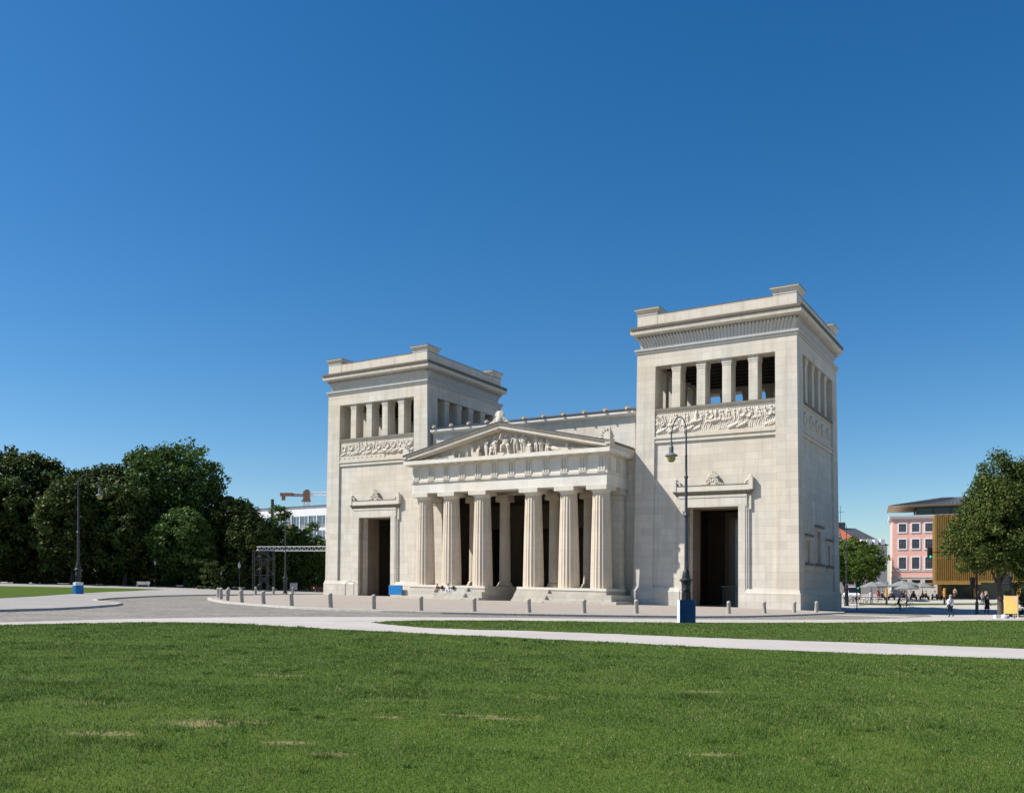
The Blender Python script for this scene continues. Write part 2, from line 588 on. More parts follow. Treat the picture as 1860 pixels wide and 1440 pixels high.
def build_tower():
    mb = MB()
    for sa in (-1, 1):                                     # four battered corner piers
        for sb in (-1, 1):
            ps = []
            for w in (-0.6, 28.0):
                h = HB
                q = [(SW, SW), (h, SW), (h, h), (SW, h)]
                ps += [(sa * x, sb * y, w) for x, y in q]
            mb.hexa(ps)
    for k in range(4):
        ps = []                                            # beam over the openings
        for w in (26.45, 28.0):
            for s, o in ((-SW, HB), (SW, HB), (SW, PI_), (-SW, PI_)):
                ps.append((*side(k, s, o), w))
        mb.hexa(ps)
        if k in (0, 2):                                    # wall with the great doorway
            sbox(mb, k, -SW, -2.87, PI_, PO, -0.6, 21.3)
            sbox(mb, k, 2.87, SW, PI_, PO, -0.6, 21.3)
            sbox(mb, k, -2.87, 2.87, PI_, PO, 10.74, 21.3)
            pass
        else:                                              # wall with three slits
            ws = [(-4.7, 0.62, 5.0, 7.3), (-0.1, 0.92, 5.05, 8.5), (4.5, 0.62, 5.0, 7.3)]
            e = -SW
            for c, hw, z0, z1 in ws:
                sbox(mb, k, e, c - hw, PI_, PO, -0.6, 21.3)
                sbox(mb, k, c - hw, c + hw, PI_, PO, -0.6, z0)
                sbox(mb, k, c - hw, c + hw, PI_, PO, z1, 21.3)
                e = c + hw
            sbox(mb, k, e, SW, PI_, PO, -0.6, 21.3)
    mb.box(-8.4, 8.4, -8.4, 8.4, 28.0, 30.95)              # core behind the cornice
    tw = mb.build('tower', 'stone', gate, xfT)

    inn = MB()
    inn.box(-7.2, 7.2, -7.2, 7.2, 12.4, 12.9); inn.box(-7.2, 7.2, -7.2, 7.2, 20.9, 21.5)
    inn.build('inner_floor', 'stone_in_shade', tw, xfT)
    ln_ = MB()                                             # passage lining added dark, doorway shade put into its colour
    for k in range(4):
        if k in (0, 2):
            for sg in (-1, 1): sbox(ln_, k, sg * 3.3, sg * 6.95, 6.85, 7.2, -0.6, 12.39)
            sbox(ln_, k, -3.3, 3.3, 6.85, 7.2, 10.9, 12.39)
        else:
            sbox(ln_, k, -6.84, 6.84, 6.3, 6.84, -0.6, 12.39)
    ln_.build('passage_wall', 'stone_in_shade', tw, xfT)
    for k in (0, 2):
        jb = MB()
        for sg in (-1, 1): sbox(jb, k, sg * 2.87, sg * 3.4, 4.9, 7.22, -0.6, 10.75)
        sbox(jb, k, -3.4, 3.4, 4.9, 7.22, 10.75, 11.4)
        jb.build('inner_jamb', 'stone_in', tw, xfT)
    cl = MB(); cl.box(-7.2, 7.2, -7.2, 7.2, 27.35, 27.98)
    for i in range(9):
        y = -6.4 + 1.6 * i
        cl.box(-7.15, 7.15, y - 0.2, y + 0.2, 26.85, 27.34)
    cl.build('ceiling', 'dark_wood', tw, xfT)

    pl = MB()                                              # plinth, broken by the two doorways
    prof = [(8.4, -0.6), (9.27, -0.6), (9.27, 1.70), (9.22, 1.78), (9.13, 2.10), (8.4, 2.10), (8.4, -0.6)]
    for sg in (-1, 1):
        pl.sweep([lambda o, sg=sg: (sg * 3.6, -o), lambda o, sg=sg: (sg * o, -o), lambda o, sg=sg: (sg * o, o), lambda o, sg=sg: (sg * 3.6, o)], prof)
    pl.build('plinth', 'stone', tw, xfB)

    for k in range(4):                                     # belfry piers, four to a side
        for i in range(4):
            c = -SW + 1.946 + 0.486 + i * 2.918
            p = MB()
            sbox(p, k, c - 0.486, c + 0.486, PI_ + 0.05, PO - 0.02, 21.55, 25.75)
            sbox(p, k, c - 0.515, c + 0.515, PI_ + 0.02, PO + 0.01, 25.75, 25.98)
            sbox(p, k, c - 0.56, c + 0.56, PI_, PO + 0.05, 25.98, 26.45)
            p.build('pier', 'stone', tw, xfT)
        b = MB()                                           # sill and the mouldings round the frieze
        s = SW
        sbox(b, k, -s, s, PI_, PO + 0.02, 21.3, 21.55, 1)
        sbox(b, k, -s, s, PO, PO + 0.22, 21.42, 21.72, 1)
        sbox(b, k, -s, s, PO, PO + 0.12, 21.22, 21.42, 0)
        sbox(b, k, -s, s, PO, PO + 0.26, 18.42, 18.62, 0)
        sbox(b, k, -s, s, PO, PO + 0.10, 18.2, 18.42, 0)
        sbox(b, k, -s, s, PO, PO + 0.17, 17.98, 18.2, 0)
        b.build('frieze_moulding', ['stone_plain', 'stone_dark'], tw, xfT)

    MAT['stone_shell'] = stone('brownish carved stone', (0.36, 0.315, 0.255), blocks=False, dirt=0.6)
    X, Y, Z = relief_field(13.62, 2.58, 520, 104, 5)
    fr = MB(); sgrid(fr, 0, SW - X, PO + 0.012 + Z, 18.63 + Y)
    fr.build('frieze_relief', 'stone_relief', tw, xfT, smooth=50)
    for i in range(5):                                     # five wreaths on the flank
        wr = MB()
        c = -5.2 + 2.6 * i
        ps = []
        for j in range(25):
            a = 2 * math.pi * j / 24
            x, y = side(1, c + 0.52 * math.cos(a), PO + 0.06)
            ps.append((x, y, 20.05 + 0.52 * math.sin(a)))
        wr.tube(ps, 0.17, 8)
        wr.build('wreath_relief', 'stone_plain', tw, xfT, smooth=60)

    for k in (0, 2):                                       # doorway surround
        d = MB()
        for sg in (-1, 1):
            sbox(d, k, sg * 2.87, sg * 3.62, 8.2, 9.20, -0.6, 10.74)
            sbox(d, k, sg * 3.62, sg * 3.80, 8.2, 9.14, -0.6, 10.74)
            sbox(d, k, sg * 3.80, sg * 3.98, 8.2, 9.06, 2.1, 10.4)
            sbox(d, k, sg * 3.80, sg * 4.22, 8.2, 9.08, 10.4, 11.95)
        sbox(d, k, -3.80, 3.80, 8.2, 9.20, 10.74, 11.72)
        sbox(d, k, -3.80, 3.80, 8.2, 9.25, 11.72, 11.97)
        d.build('door_frame', 'stone', tw, xfT)
        h = MB()
        ps = []
        for w, o, s in ((11.97, 9.10, 4.15), (12.42, 9.38, 4.46)):
            for a_, o_ in ((-s, o), (s, o), (s, 8.4), (-s, 8.4)):
                ps.append((*side(k, a_, o_), w))
        h.hexa(ps, 1)
        for i in range(44):                                # egg moulding
            c = -4.2 + 8.4 * (i + 0.5) / 44
            p0 = side(k, c, 9.16); p1 = side(k, c, 9.36)
            h.tube([(*p0, 12.03), (*p1, 12.38)], 0.062, 5, 1)
        sbox(h, k, -4.38, 4.38, 8.4, 9.34, 12.42, 13.0)
        sbox(h, k, -4.42, 4.42, 8.4, 9.38, 13.0, 13.07, 1)
        for sg in (-1, 1):                                 # curled end pieces
            sbox(h, k, sg * 4.05, sg * 4.46, 8.9, 9.40, 12.45, 13.75)
            q = [(*side(k, sg * x, 9.2), z) for x, z in ((3.6, 13.05), (3.75, 13.35), (4.0, 13.45), (4.1, 13.75), (4.35, 13.9))]
            h.tube(q, [0.12, 0.12, 0.14, 0.16, 0.14], 8)
        anthemion(h, lambda x, z, dd, k=k: (*side(k, x, 9.12 + dd), 13.05 + z))
        h.build('door_cornice', ['stone_plain', 'stone_dark'], tw, xfT)

    for k in (1, 3):
        for c, hw, z0, z1 in [(-4.7, 0.62, 5.0, 7.3), (-0.1, 0.92, 5.05, 8.5), (4.5, 0.62, 5.0, 7.3)]:
            f = MB()
            for sg in (-1, 1):
                sbox(f, k, c + sg * hw, c + sg * (hw + 0.3), PO, PO + 0.12, z0, z1)
            sbox(f, k, c - hw - 0.45, c + hw + 0.45, PO, PO + 0.2, z1, z1 + 0.45)
            sbox(f, k, c - hw - 0.6, c + hw + 0.6, PO, PO + 0.38, z1 + 0.45, z1 + 0.68, 1)
            sbox(f, k, c - hw - 0.45, c + hw + 0.45, PO, PO + 0.42, z0 - 0.3, z0, 1)
            sbox(f, k, c - hw - 0.35, c + hw + 0.35, PO, PO + 0.25, z0 - 0.85, z0 - 0.3)
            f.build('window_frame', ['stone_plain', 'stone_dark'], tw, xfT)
            wn_ = MB(); sbox(wn_, k, c - hw + 0.02, c + hw - 0.02, PI_ + 0.3, PI_ + 0.35, z0 + 0.02, z1 - 0.02)
            wn_.build('window_glass', 'dark_glass', tw, xfT)

    c = MB()                                               # crowning cornice
    h0 = Hw(28.0)
    c.ring([(8.2, 28.0), (h0 + 0.10, 28.0), (h0 + 0.12, 28.22), (h0 + 0.22, 28.26), (h0 + 0.24, 28.48), (8.2, 28.5)], 1)
    c.ring([(8.2, 29.86), (h0 + 0.14, 29.86), (9.32, 30.1), (9.36, 30.48), (8.2, 30.5)], 0)
    c.ring([(8.2, 30.5), (9.36, 30.5), (9.44, 30.86), (8.2, 30.9)], 2)
    nl = 46
    for k in range(4):
        t = np.linspace(-1, 1, nl * 6 + 1)
        rows = np.linspace(0, 1, 9)
        T, Rw = np.meshgrid(t, rows, indexing='ij')
        hh = h0 - 0.40 + 0.50 * Rw ** 1.9
        rib = np.abs(np.sin(T * nl * math.pi / 2))
        tip = np.where(Rw > 0.8, (1 - ((Rw - 0.9) / 0.1) ** 2), 0)
        O = hh + 0.15 * rib ** 0.7 * (Rw < 0.98) + 0.17 * np.clip(tip, 0, 1) * rib
        sgrid(c, k, T * (h0 - 0.40 + 0.50 * Rw ** 1.9), O, 28.5 + 1.38 * Rw, 1)
    for k in range(4):                                     # dark blocks added as shade in the gaps between the leaves
        for i in range(nl):
            s = (h0 + 0.06) * (-1 + 2 * (i + 0.0) / nl)
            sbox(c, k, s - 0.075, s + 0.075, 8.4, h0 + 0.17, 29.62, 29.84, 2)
    nb = 92
    for k in range(4):                                     # dark egg moulding beads
        for i in range(nb):
            s = -9.3 + 18.6 * (i + 0.5) / nb
            x, y = side(k, s, 9.41)
            sbox(c, k, s - 0.065, s + 0.065, 9.38, 9.47, 30.56, 30.80, 2)
    c.build('cornice', ['stone', 'stone_cornice_shade', 'stone_dark'], tw, xfB, smooth=35)

    p = MB()                                               # parapet with raised corner blocks
    p.ring([(7.9, 30.9), (8.72, 30.9), (8.72, 32.18), (7.9, 32.18)], 0)
    p.ring([(7.86, 32.18), (8.76, 32.18), (8.76, 32.25), (7.86, 32.25)], 1)
    for sa in (-1, 1):
        for sb in (-1, 1):
            def cr(x, y, z): return (sa * x, sb * y, z)
            a0, a1 = 6.35, 8.745
            p.hexa([cr(a0, a0, 30.9), cr(a1, a0, 30.9), cr(a1, a1, 30.9), cr(a0, a1, 30.9),
                    cr(a0, a0, 32.45), cr(a1, a0, 32.45), cr(a1, a1, 32.45), cr(a0, a1, 32.45)])
            b0, b1 = 6.1, 9.0
            p.hexa([cr(a0, a0, 32.45), cr(a1, a0, 32.45), cr(a1, a1, 32.45), cr(a0, a1, 32.45),
                    cr(b0, b0, 32.82), cr(b1, b0, 32.82), cr(b1, b1, 32.82), cr(b0, b1, 32.82)])
            p.hexa([cr(b0, b0, 32.82), cr(b1, b0, 32.82), cr(b1, b1, 32.82), cr(b0, b1, 32.82),
                    cr(b0, b0, 32.93), cr(b1, b0, 32.93), cr(b1, b1, 32.93), cr(b0, b1, 32.93)], 2)
            p.box(sa * (b0 - 0.03), sa * (b1 + 0.03), sb * (b0 - 0.03), sb * (b1 + 0.03), 32.93, 33.0, 1)
    p.build('parapet', ['stone', 'metal_roof', 'stone_white'], tw, xfB)
    return tw

MAT['dark_glass'] = plain('dark window glass', (0.012, 0.014, 0.017), 0.12, 0, 0.2, 1, 0.6)
tower = build_tower()
tower.location = rel(9.37, 9.37)
tower['label'] = 'nearer tower, its flank in shade'
tower2 = copy_tree(tower, gate)
tower2.location = rel(56.6, 9.37)
tower2['label'] = 'farther tower'
X_, Y_, Z_ = relief_field(13.62, 2.58, 520, 104, 11, ship=True)
fr2 = MB(); sgrid(fr2, 0, SW - X_, PO + 0.012 + Z_, 18.63 + Y_)
for ch in tower2.children:
    if ch.name.startswith('frieze_relief'):
        bpy.data.objects.remove(ch); break
fr2.build('frieze_relief', 'stone_relief', tower2, xfT, smooth=50)

# ---- hall and portico, s = u - 33
h = MB()                                                   # hall
h.box(-14.35, 14.35, 1.2, 2.4, 13.1, 21.45)
h.box(-14.35, 14.35, 16.5, 17.4, -0.6, 21.45)
h.box(-14.35, -12.9, 2.4, 16.5, -0.6, 21.0); h.box(12.9, 14.35, 2.4, 16.5, -0.6, 21.0)
h.box(-14.35, -12.4, 1.2, 2.4, -0.6, 13.1); h.box(12.4, 14.35, 1.2, 2.4, -0.6, 13.1)
part(h, 'hall', 'stone')
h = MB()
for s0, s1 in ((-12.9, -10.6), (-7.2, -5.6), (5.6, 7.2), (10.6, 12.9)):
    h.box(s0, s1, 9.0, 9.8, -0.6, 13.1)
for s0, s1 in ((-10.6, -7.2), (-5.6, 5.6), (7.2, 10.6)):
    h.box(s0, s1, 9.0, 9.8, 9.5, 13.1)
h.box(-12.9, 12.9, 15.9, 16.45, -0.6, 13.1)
h.box(-12.88, -12.5, 2.42, 15.88, 1.8, 13.09); h.box(12.5, 12.88, 2.42, 15.88, 1.8, 13.09)  # dark side lining added to deepen the hall's shade
part(h, 'inner_wall', 'stone_in_shade')
h = MB(); h.box(-12.9, 12.9, 2.4, 16.4, 13.1, 13.6)
for i in range(13):
    h.box(-12.88, 12.88, 2.7 + i, 3.1 + i, 12.6, 13.09)
h.box(-11.6, 11.6, -2.2, 1.15, 13.7, 14.1)
part(h, 'hall_ceiling', 'dark_wood')
h = MB()                                                   # hall eaves and zinc roof
h.prism([(0.9, 21.4), (0.72, 21.55), (0.62, 21.6), (0.6, 21.88), (2.4, 21.88), (2.4, 21.4)], 'x', -14.35, 14.35, 0)
part(h, 'hall_eaves', 'stone_white')
h = MB()
h.prism([(0.55, 21.9), (0.5, 22.02), (9.3, 24.15), (18.1, 22.02), (18.0, 21.9)], 'x', -14.3, 14.3)
h.box(-14.3, 14.3, 16.4, 17.5, 21.46, 21.9)
part(h, 'hall_roof', 'metal_roof')
for i in range(-5, 6):
    a = MB()
    c = 2.73 * i
    if abs(c) > 14: continue
    a.lathe([(0.0, -0.22), (0.17, -0.17), (0.24, -0.02), (0.21, 0.14), (0.1, 0.24), (0.0, 0.26)], 12, (c, 0.60, 22.08))
    a.tube([(c, 0.75, 22.1), (c, 0.38, 22.02), (c, 0.28, 21.94)], [0.15, 0.14, 0.05], 8)
    for q in range(9):
        an = R(-88 + 22 * q)
        a.tube([(c + math.sin(an) * 0.1, 0.50, 22.08 + math.cos(an) * 0.1), (c + math.sin(an) * 0.33, 0.53, 22.1 + math.cos(an) * 0.34)], [0.03, 0.07], 6)
    a.box(c - 0.13, c + 0.13, 0.62, 1.0, 21.86, 22.1)
    part(a, 'antefix', 'stone_shell', 50)

def stair_block(s0, s1, f0, f1, sg, name):
    """podium block; s0..s1 its front, sg = +1 when its outer end is at s1; f0..f1 finer stairs"""
    p = MB()
    p.box(s0, s1, -4.5, 9.0, -0.6, 1.78)
    o0, o1 = (s0, s1 + 0.9) if sg > 0 else (s0 - 0.9, s1)
    p.box(o0, o1, -5.1, -4.5, -0.6, 1.1)
    q0, q1 = (s0, s1 + 1.8) if sg > 0 else (s0 - 1.8, s1)
    p.box(q0, q1, -5.8, -5.1, -0.6, 0.4)
    # the steps return along the flank
    e = s1 if sg > 0 else s0
    p.box(e, e + sg * 0.9, -4.5, 0.3, -0.6, 1.1)
    p.box(e + sg * 0.9, e + sg * 1.8, -5.1, 0.3, -0.6, 0.4)
    part(p, 'podium', 'stone_step')
    l = MB()
    l.box(s0 - 0.02, s1 + 0.02, -4.56, -3.9, 1.52, 1.80)
    l.box(e - sg * 1.0, e + sg * 0.06, -3.9, 0.3, 1.52, 1.80)
    part(l, 'stylobate', 'stone_white')
    f = MB()
    for w, v0, v1 in ((0.2, -6.08, -5.8), (0.63, -5.58, -5.1), (0.87, -5.35, -5.1), (1.33, -4.92, -4.56), (1.57, -4.74, -4.56)):
        b = {0.2: -0.6, 0.63: 0.4, 0.87: 0.63, 1.33: 1.1, 1.57: 1.33}[w]
        f.box(f0, f1, v0, v1, b, w)
    part(f, 'stair', 'stone_step')

stair_block(2.3, 13.55, 4.6, 9.6, 1, 'podium')
stair_block(-13.55, -2.2, -6.5, -2.25, -1, 'podium')

def column_mesh():
    n = 20; sub = 8
    zs = np.linspace(0, 1, 22)
    P = np.zeros((len(zs), n * sub + 1, 3))
    for i, t in enumerate(zs):
        r = 1.225 - 0.275 * t + 0.022 * math.sin(math.pi * t)
        for j in range(n * sub + 1):
            a = 2 * math.pi * j / (n * sub)
            fl = abs(math.sin(a * n / 2))
            rr = r - 0.075 * fl ** 0.8 * (1 if 0.0 < t < 1 else 0.9)
            P[i, j] = (rr * math.cos(a), rr * math.sin(a), 10.45 * t)
    m = MB(); m.grid(P)
    return m
cm = column_mesh()
col0 = cm.build('column', 'stone_col', gate, xfB, smooth=22, fix=True)
cp = MB()
cp.lathe([(0.94, 10.4), (0.96, 10.5), (0.98, 10.52), (1.0, 10.6), (1.20, 10.82), (1.24, 10.9), (1.2, 10.92)], 40)
cp.box(-1.24, 1.24, -1.24, 1.24, 10.78, 11.27)
cap0 = cp.build('capital', 'stone_plain', col0, xfB, smooth=40)
def place_col(s, first=False):
    c = col0 if first else col0.copy()
    if not first:
        COL.objects.link(c)
        d = cap0.copy(); COL.objects.link(d); d.parent = c
    p = np.array(bworld(33 + s, -3.1, 1.8)) - GATE0
    c.location = tuple(p)
for i, s in enumerate((12.2, 8.15, 3.55, -3.55, -8.2, -12.25)):
    place_col(s, i == 0)

ic = MB()                                                  # slender inner columns on moulded bases
P = np.zeros((12, 24 * 4 + 1, 3))
for i in range(12):
    t = i / 11
    for j in range(97):
        a = 2 * math.pi * j / 96
        r = 0.72 - 0.1 * t - 0.035 * abs(math.sin(a * 12)) ** 0.8
        P[i, j] = (r * math.cos(a), r * math.sin(a), 0.5 + 10.0 * t)
ic.grid(P)
ic.lathe([(1.0, 0), (1.02, 0.16), (0.9, 0.22), (0.85, 0.3), (0.9, 0.38), (0.84, 0.48), (0.7, 0.52)], 32)
ic.box(-0.95, 0.95, -0.7, 0.7, 10.45, 10.85); ic.box(-0.85, 0.85, -0.8, 0.8, 10.85, 11.3)
for sg in (-1, 1):
    ic.lathe([(0.0, -0.72), (0.36, -0.7), (0.36, 0.7), (0.0, 0.72)], 16, (0, 0, 0)) if False else None
ic0 = ic.build('inner_column', 'stone_col', gate, xfB, smooth=25)
for i, s in enumerate((8.15, 3.55, -3.55, -8.2)):
    c = ic0 if i == 0 else ic0.copy()
    if i: COL.objects.link(c)
    c.location = tuple(np.array(bworld(33 + s, 1.8, 1.8)) - GATE0)

for sg in (-1, 1):                                         # antae where the portico meets the hall
    a = MB()
    a.box(sg * 11.5, sg * 13.3, -0.6, 0.6, 1.8, 12.3)
    a.box(sg * 11.4, sg * 13.4, -0.7, 0.62, 1.8, 2.3)
    a.box(sg * 11.42, sg * 13.38, -0.68, 0.62, 12.0, 12.2)
    a.box(sg * 11.3, sg * 13.5, -0.8, 0.64, 12.3, 12.75)
    a.box(sg * 11.4, sg * 13.45, -0.74, 0.63, 12.75, 13.06)
    a.box(sg * 11.7, sg * 12.8, 0.6, 1.2, 1.8, 13.06)
    part(a, 'anta', 'stone')

e = MB()                                                   # architrave
e.box(-13.45, 13.45, -4.15, -2.25, 13.06, 14.34)
e.box(11.6, 13.45, -2.25, 1.2, 13.06, 14.34); e.box(-13.45, -11.6, -2.25, 1.2, 13.06, 14.34)
part(e, 'architrave', 'stone_white')
e = MB()                                                   # taenia and frieze with triglyphs
e.box(-13.58, 13.58, -4.28, 1.2, 14.34, 14.62, 1)
e.box(-13.40, 13.40, -4.10, 1.2, 14.62, 16.36, 0)
trig = [1.165 + 2.33 * i for i in range(6)]
trig = [-t for t in trig[::-1]] + trig
for c in trig:
    for q in (-0.33, 0.0, 0.33):
        e.prism([(c + q - 0.15, -4.1), (c + q - 0.09, -4.21), (c + q + 0.09, -4.21), (c + q + 0.15, -4.1)], 'z', 14.66, 16.14, 1)
    e.box(c - 0.48, c + 0.48, -4.22, -4.1, 16.14, 16.36, 1)
    e.box(c - 0.48, c + 0.48, -4.25, -4.1, 14.62, 14.68, 2)
    for q in range(6):
        x = c - 0.4 + 0.16 * q
        e.lathe([(0.035, 0.0), (0.06, -0.13)], 8, (x, -4.33, 14.62), 2)
    for q in range(6):
        x = c - 0.4 + 0.16 * q
        e.lathe([(0.05, 0.0), (0.03, 0.15)], 8, (x, -4.25, 14.66), 2)
for sg in (-1, 1):
    for v in (-3.6, -1.3, 0.9):
        for q in (-0.33, 0.0, 0.33):
            e.box(sg * 13.4, sg * 13.5, v + q - 0.1, v + q + 0.1, 14.66, 16.14, 1)
part(e, 'triglyph_frieze', ['stone_white', 'stone_plain', 'stone_white'])
e = MB()                                                   # horizontal cornice with mutules
prof = [(-14.2, -5.0), (14.2, -5.0), (14.2, 1.15), (-14.2, 1.15)]
e.box(-14.2, 14.2, -5.02, 1.18, 16.52, 16.98, 0)
e.box(-13.62, 13.62, -4.35, 1.17, 16.36, 16.52, 1)
for i in range(24):
    c = -13.4 + 26.8 * i / 23
    e.box(c - 0.4, c + 0.4, -4.92, -4.36, 16.44, 16.52, 0)
for sg in (-1, 1):
    for i in range(5):
        v = -3.8 + 1.1 * i
        e.box(sg * 13.63, sg * 14.12, v - 0.36, v + 0.36, 16.44, 16.52, 0)
part(e, 'portico_cornice', ['stone_white', 'stone_plain'])

ped = MB()                                                 # tympanum and portico roof body
ped.prism([(-13.2, 16.98), (13.2, 16.98), (0, 20.35)], 'y', -3.62, 1.15)
pedo = part(ped, 'pediment', 'stone')
rk = MB()
for sg in (-1, 1):
    def pt(s, dz): return (sg * s, 17.0 + (14.2 - s) / 14.2 * 3.06 + dz)
    # corona, cymatium
    for mi, d0, d1, v0 in ((0, 0.0, 0.42, -4.98), (1, 0.42, 0.66, -5.1)):
        a, b = pt(14.2, d0), pt(0, d0); c, d = pt(0, d1), pt(14.2, d1)
        rk.prism([a, b, c, d], 'y', v0, 1.16, mi)
    a, b = pt(13.3, -0.16), pt(0, -0.16); c, d = pt(0, 0.0), pt(13.9, 0.0)
    rk.prism([a, b, c, d], 'y', -4.3, -3.6, 0)
    a, b = pt(14.26, 0.66), pt(0, 0.66); c, d = pt(0, 0.72), pt(14.26, 0.72)
    rk.prism([a, b, c, d], 'y', -5.14, 1.17, 2)
part(rk, 'raking_cornice', ['stone', 'stone_dark', 'metal_roof'], parent=gate)

# ------------------------------------------------------------------ figures (one continuous skinned surface each)
def skin_figure(name, J, E_, root, level=1):
    """J: {joint: (x, y, z, radius)}; E_: list of (joint, joint)"""
    me = bpy.data.meshes.new(name)
    bm = bmesh.new()
    ly = bm.verts.layers.skin.verify()
    vs = {}
    for k, (x, y, z, r) in J.items():
        v = bm.verts.new((x, y, z)); v[ly].radius = (r, r); v[ly].use_root = (k == root)
        vs[k] = v
    for a, b in E_:
        bm.edges.new((vs[a], vs[b]))
    bm.to_mesh(me); bm.free()
    o = bpy.data.objects.new(name, me)
    COL.objects.link(o)
    m = o.modifiers.new('skin', 'SKIN'); m.use_smooth_shade = True
    if level:
        s = o.modifiers.new('sub', 'SUBSURF'); s.levels = level; s.render_levels = level
    dg = bpy.context.evaluated_depsgraph_get()
    out = bpy.data.meshes.new_from_object(o.evaluated_get(dg))
    bpy.data.objects.remove(o); bpy.data.meshes.remove(me)
    out.shade_smooth()
    out.name = name
    return out

BASE = dict(pel=(0, 0, 0.96, .145), wst=(0, 0.0, 1.12, .125), chs=(0, 0.01, 1.32, .15), nk=(0, 0.01, 1.49, .058),
            hd=(0, -0.01, 1.585, .085), ht=(0, 0.0, 1.69, .088), ns=(0, -0.105, 1.60, .018), jw=(0, -0.06, 1.535, .05))
def pose(L=((.10, -.02, .52), (.10, .03, .09)), Rr=((-.10, -.02, .52), (-.10, .03, .09)),
         LA=((.24, .03, 1.15), (.25, -.07, .92)), RA=((-.24, .03, 1.15), (-.25, -.07, .92)), fingers=False, drop=0.0, lean=0.0, heavy=1.0):
    J = {k: (x, y - lean * max(0, z - 0.96), z, r) for k, (x, y, z, r) in BASE.items()}
    E_ = [('pel', 'wst'), ('wst', 'chs'), ('chs', 'nk'), ('nk', 'hd'), ('hd', 'ht'), ('hd', 'ns'), ('hd', 'jw')]
    for sg, leg, arm, t in ((1, L, LA, 'l'), (-1, Rr, RA, 'r')):
        J['hp' + t] = (sg * .095, 0, .90, .105)
        J['kn' + t] = (*leg[0], .068); J['an' + t] = (*leg[1], .046)
        dx, dy = leg[1][0], leg[1][1]
        J['to' + t] = (dx + sg * .02, dy - .17, max(leg[1][2] - .05, .035), .036)
        J['sh' + t] = (sg * .185, 0.01 - lean * .44, 1.415, .066)
        J['el' + t] = (arm[0][0], arm[0][1] - lean * .2, arm[0][2], .046); J['wr' + t] = (*arm[1], .031)
        w = Vector(arm[1]); d = (w - Vector(J['el' + t][:3])).normalized()
        J['ha' + t] = (*(w + d * .075), .036)
        E_ += [('pel', 'hp' + t), ('hp' + t, 'kn' + t), ('kn' + t, 'an' + t), ('an' + t, 'to' + t),
               ('chs', 'sh' + t), ('sh' + t, 'el' + t), ('el' + t, 'wr' + t), ('wr' + t, 'ha' + t)]
        if fingers:
            q = d.cross(Vector((0, 1, 0.2))).normalized()
            for i, ln in enumerate((.075, .085, .08, .062)):
                p = w + d * .12 + q * (.024 * (i - 1.5))
                J[f'f{i}a{t}'] = (*p, .010)
                J[f'f{i}b{t}'] = (*(p + d * ln * .6 + Vector((0, -.012, 0))), .0085)
                E_ += [('ha' + t, f'f{i}a{t}'), (f'f{i}a{t}', f'f{i}b{t}')]
            p = w + d * .05 + q * -.05 + Vector((0, -.02, 0))
            J['th' + t] = (*p, .011); J['ti' + t] = (*(p + d * .04), .009)
            E_ += [('ha' + t, 'th' + t), ('th' + t, 'ti' + t)]
    for k in J:
        x, y, z, r = J[k]
        if k in ('pel', 'wst', 'chs'): r *= heavy
        J[k] = (x, y, z - drop, r)
    return J, E_

SIT = dict(L=((.12, -.42, .93), (.13, -.44, .50)), Rr=((-.12, -.42, .93), (-.13, -.40, .50)),
           LA=((.26, -.02, 1.17), (.17, -.27, 1.03)), RA=((-.26, -.02, 1.17), (-.17, -.27, 1.03)), drop=.46, lean=.12)
WALK = dict(L=((.09, -.12, .52), (.10, .06, .12)), Rr=((-.09, -.02, .51), (-.10, .22, .16)),
            LA=((.27, .10, 1.15), (.30, -.02, .90)), RA=((-.27, -.03, 1.15), (-.30, -.14, .93)), fingers=True)
RIDE = dict(L=((.11, -.34, .72), (.10, -.14, .34)), Rr=((-.11, -.26, .56), (-.10, -.10, .13)),
            LA=((.25, -.22, 1.18), (.22, -.45, 1.08)), RA=((-.25, -.22, 1.18), (-.22, -.45, 1.08)), lean=.38)

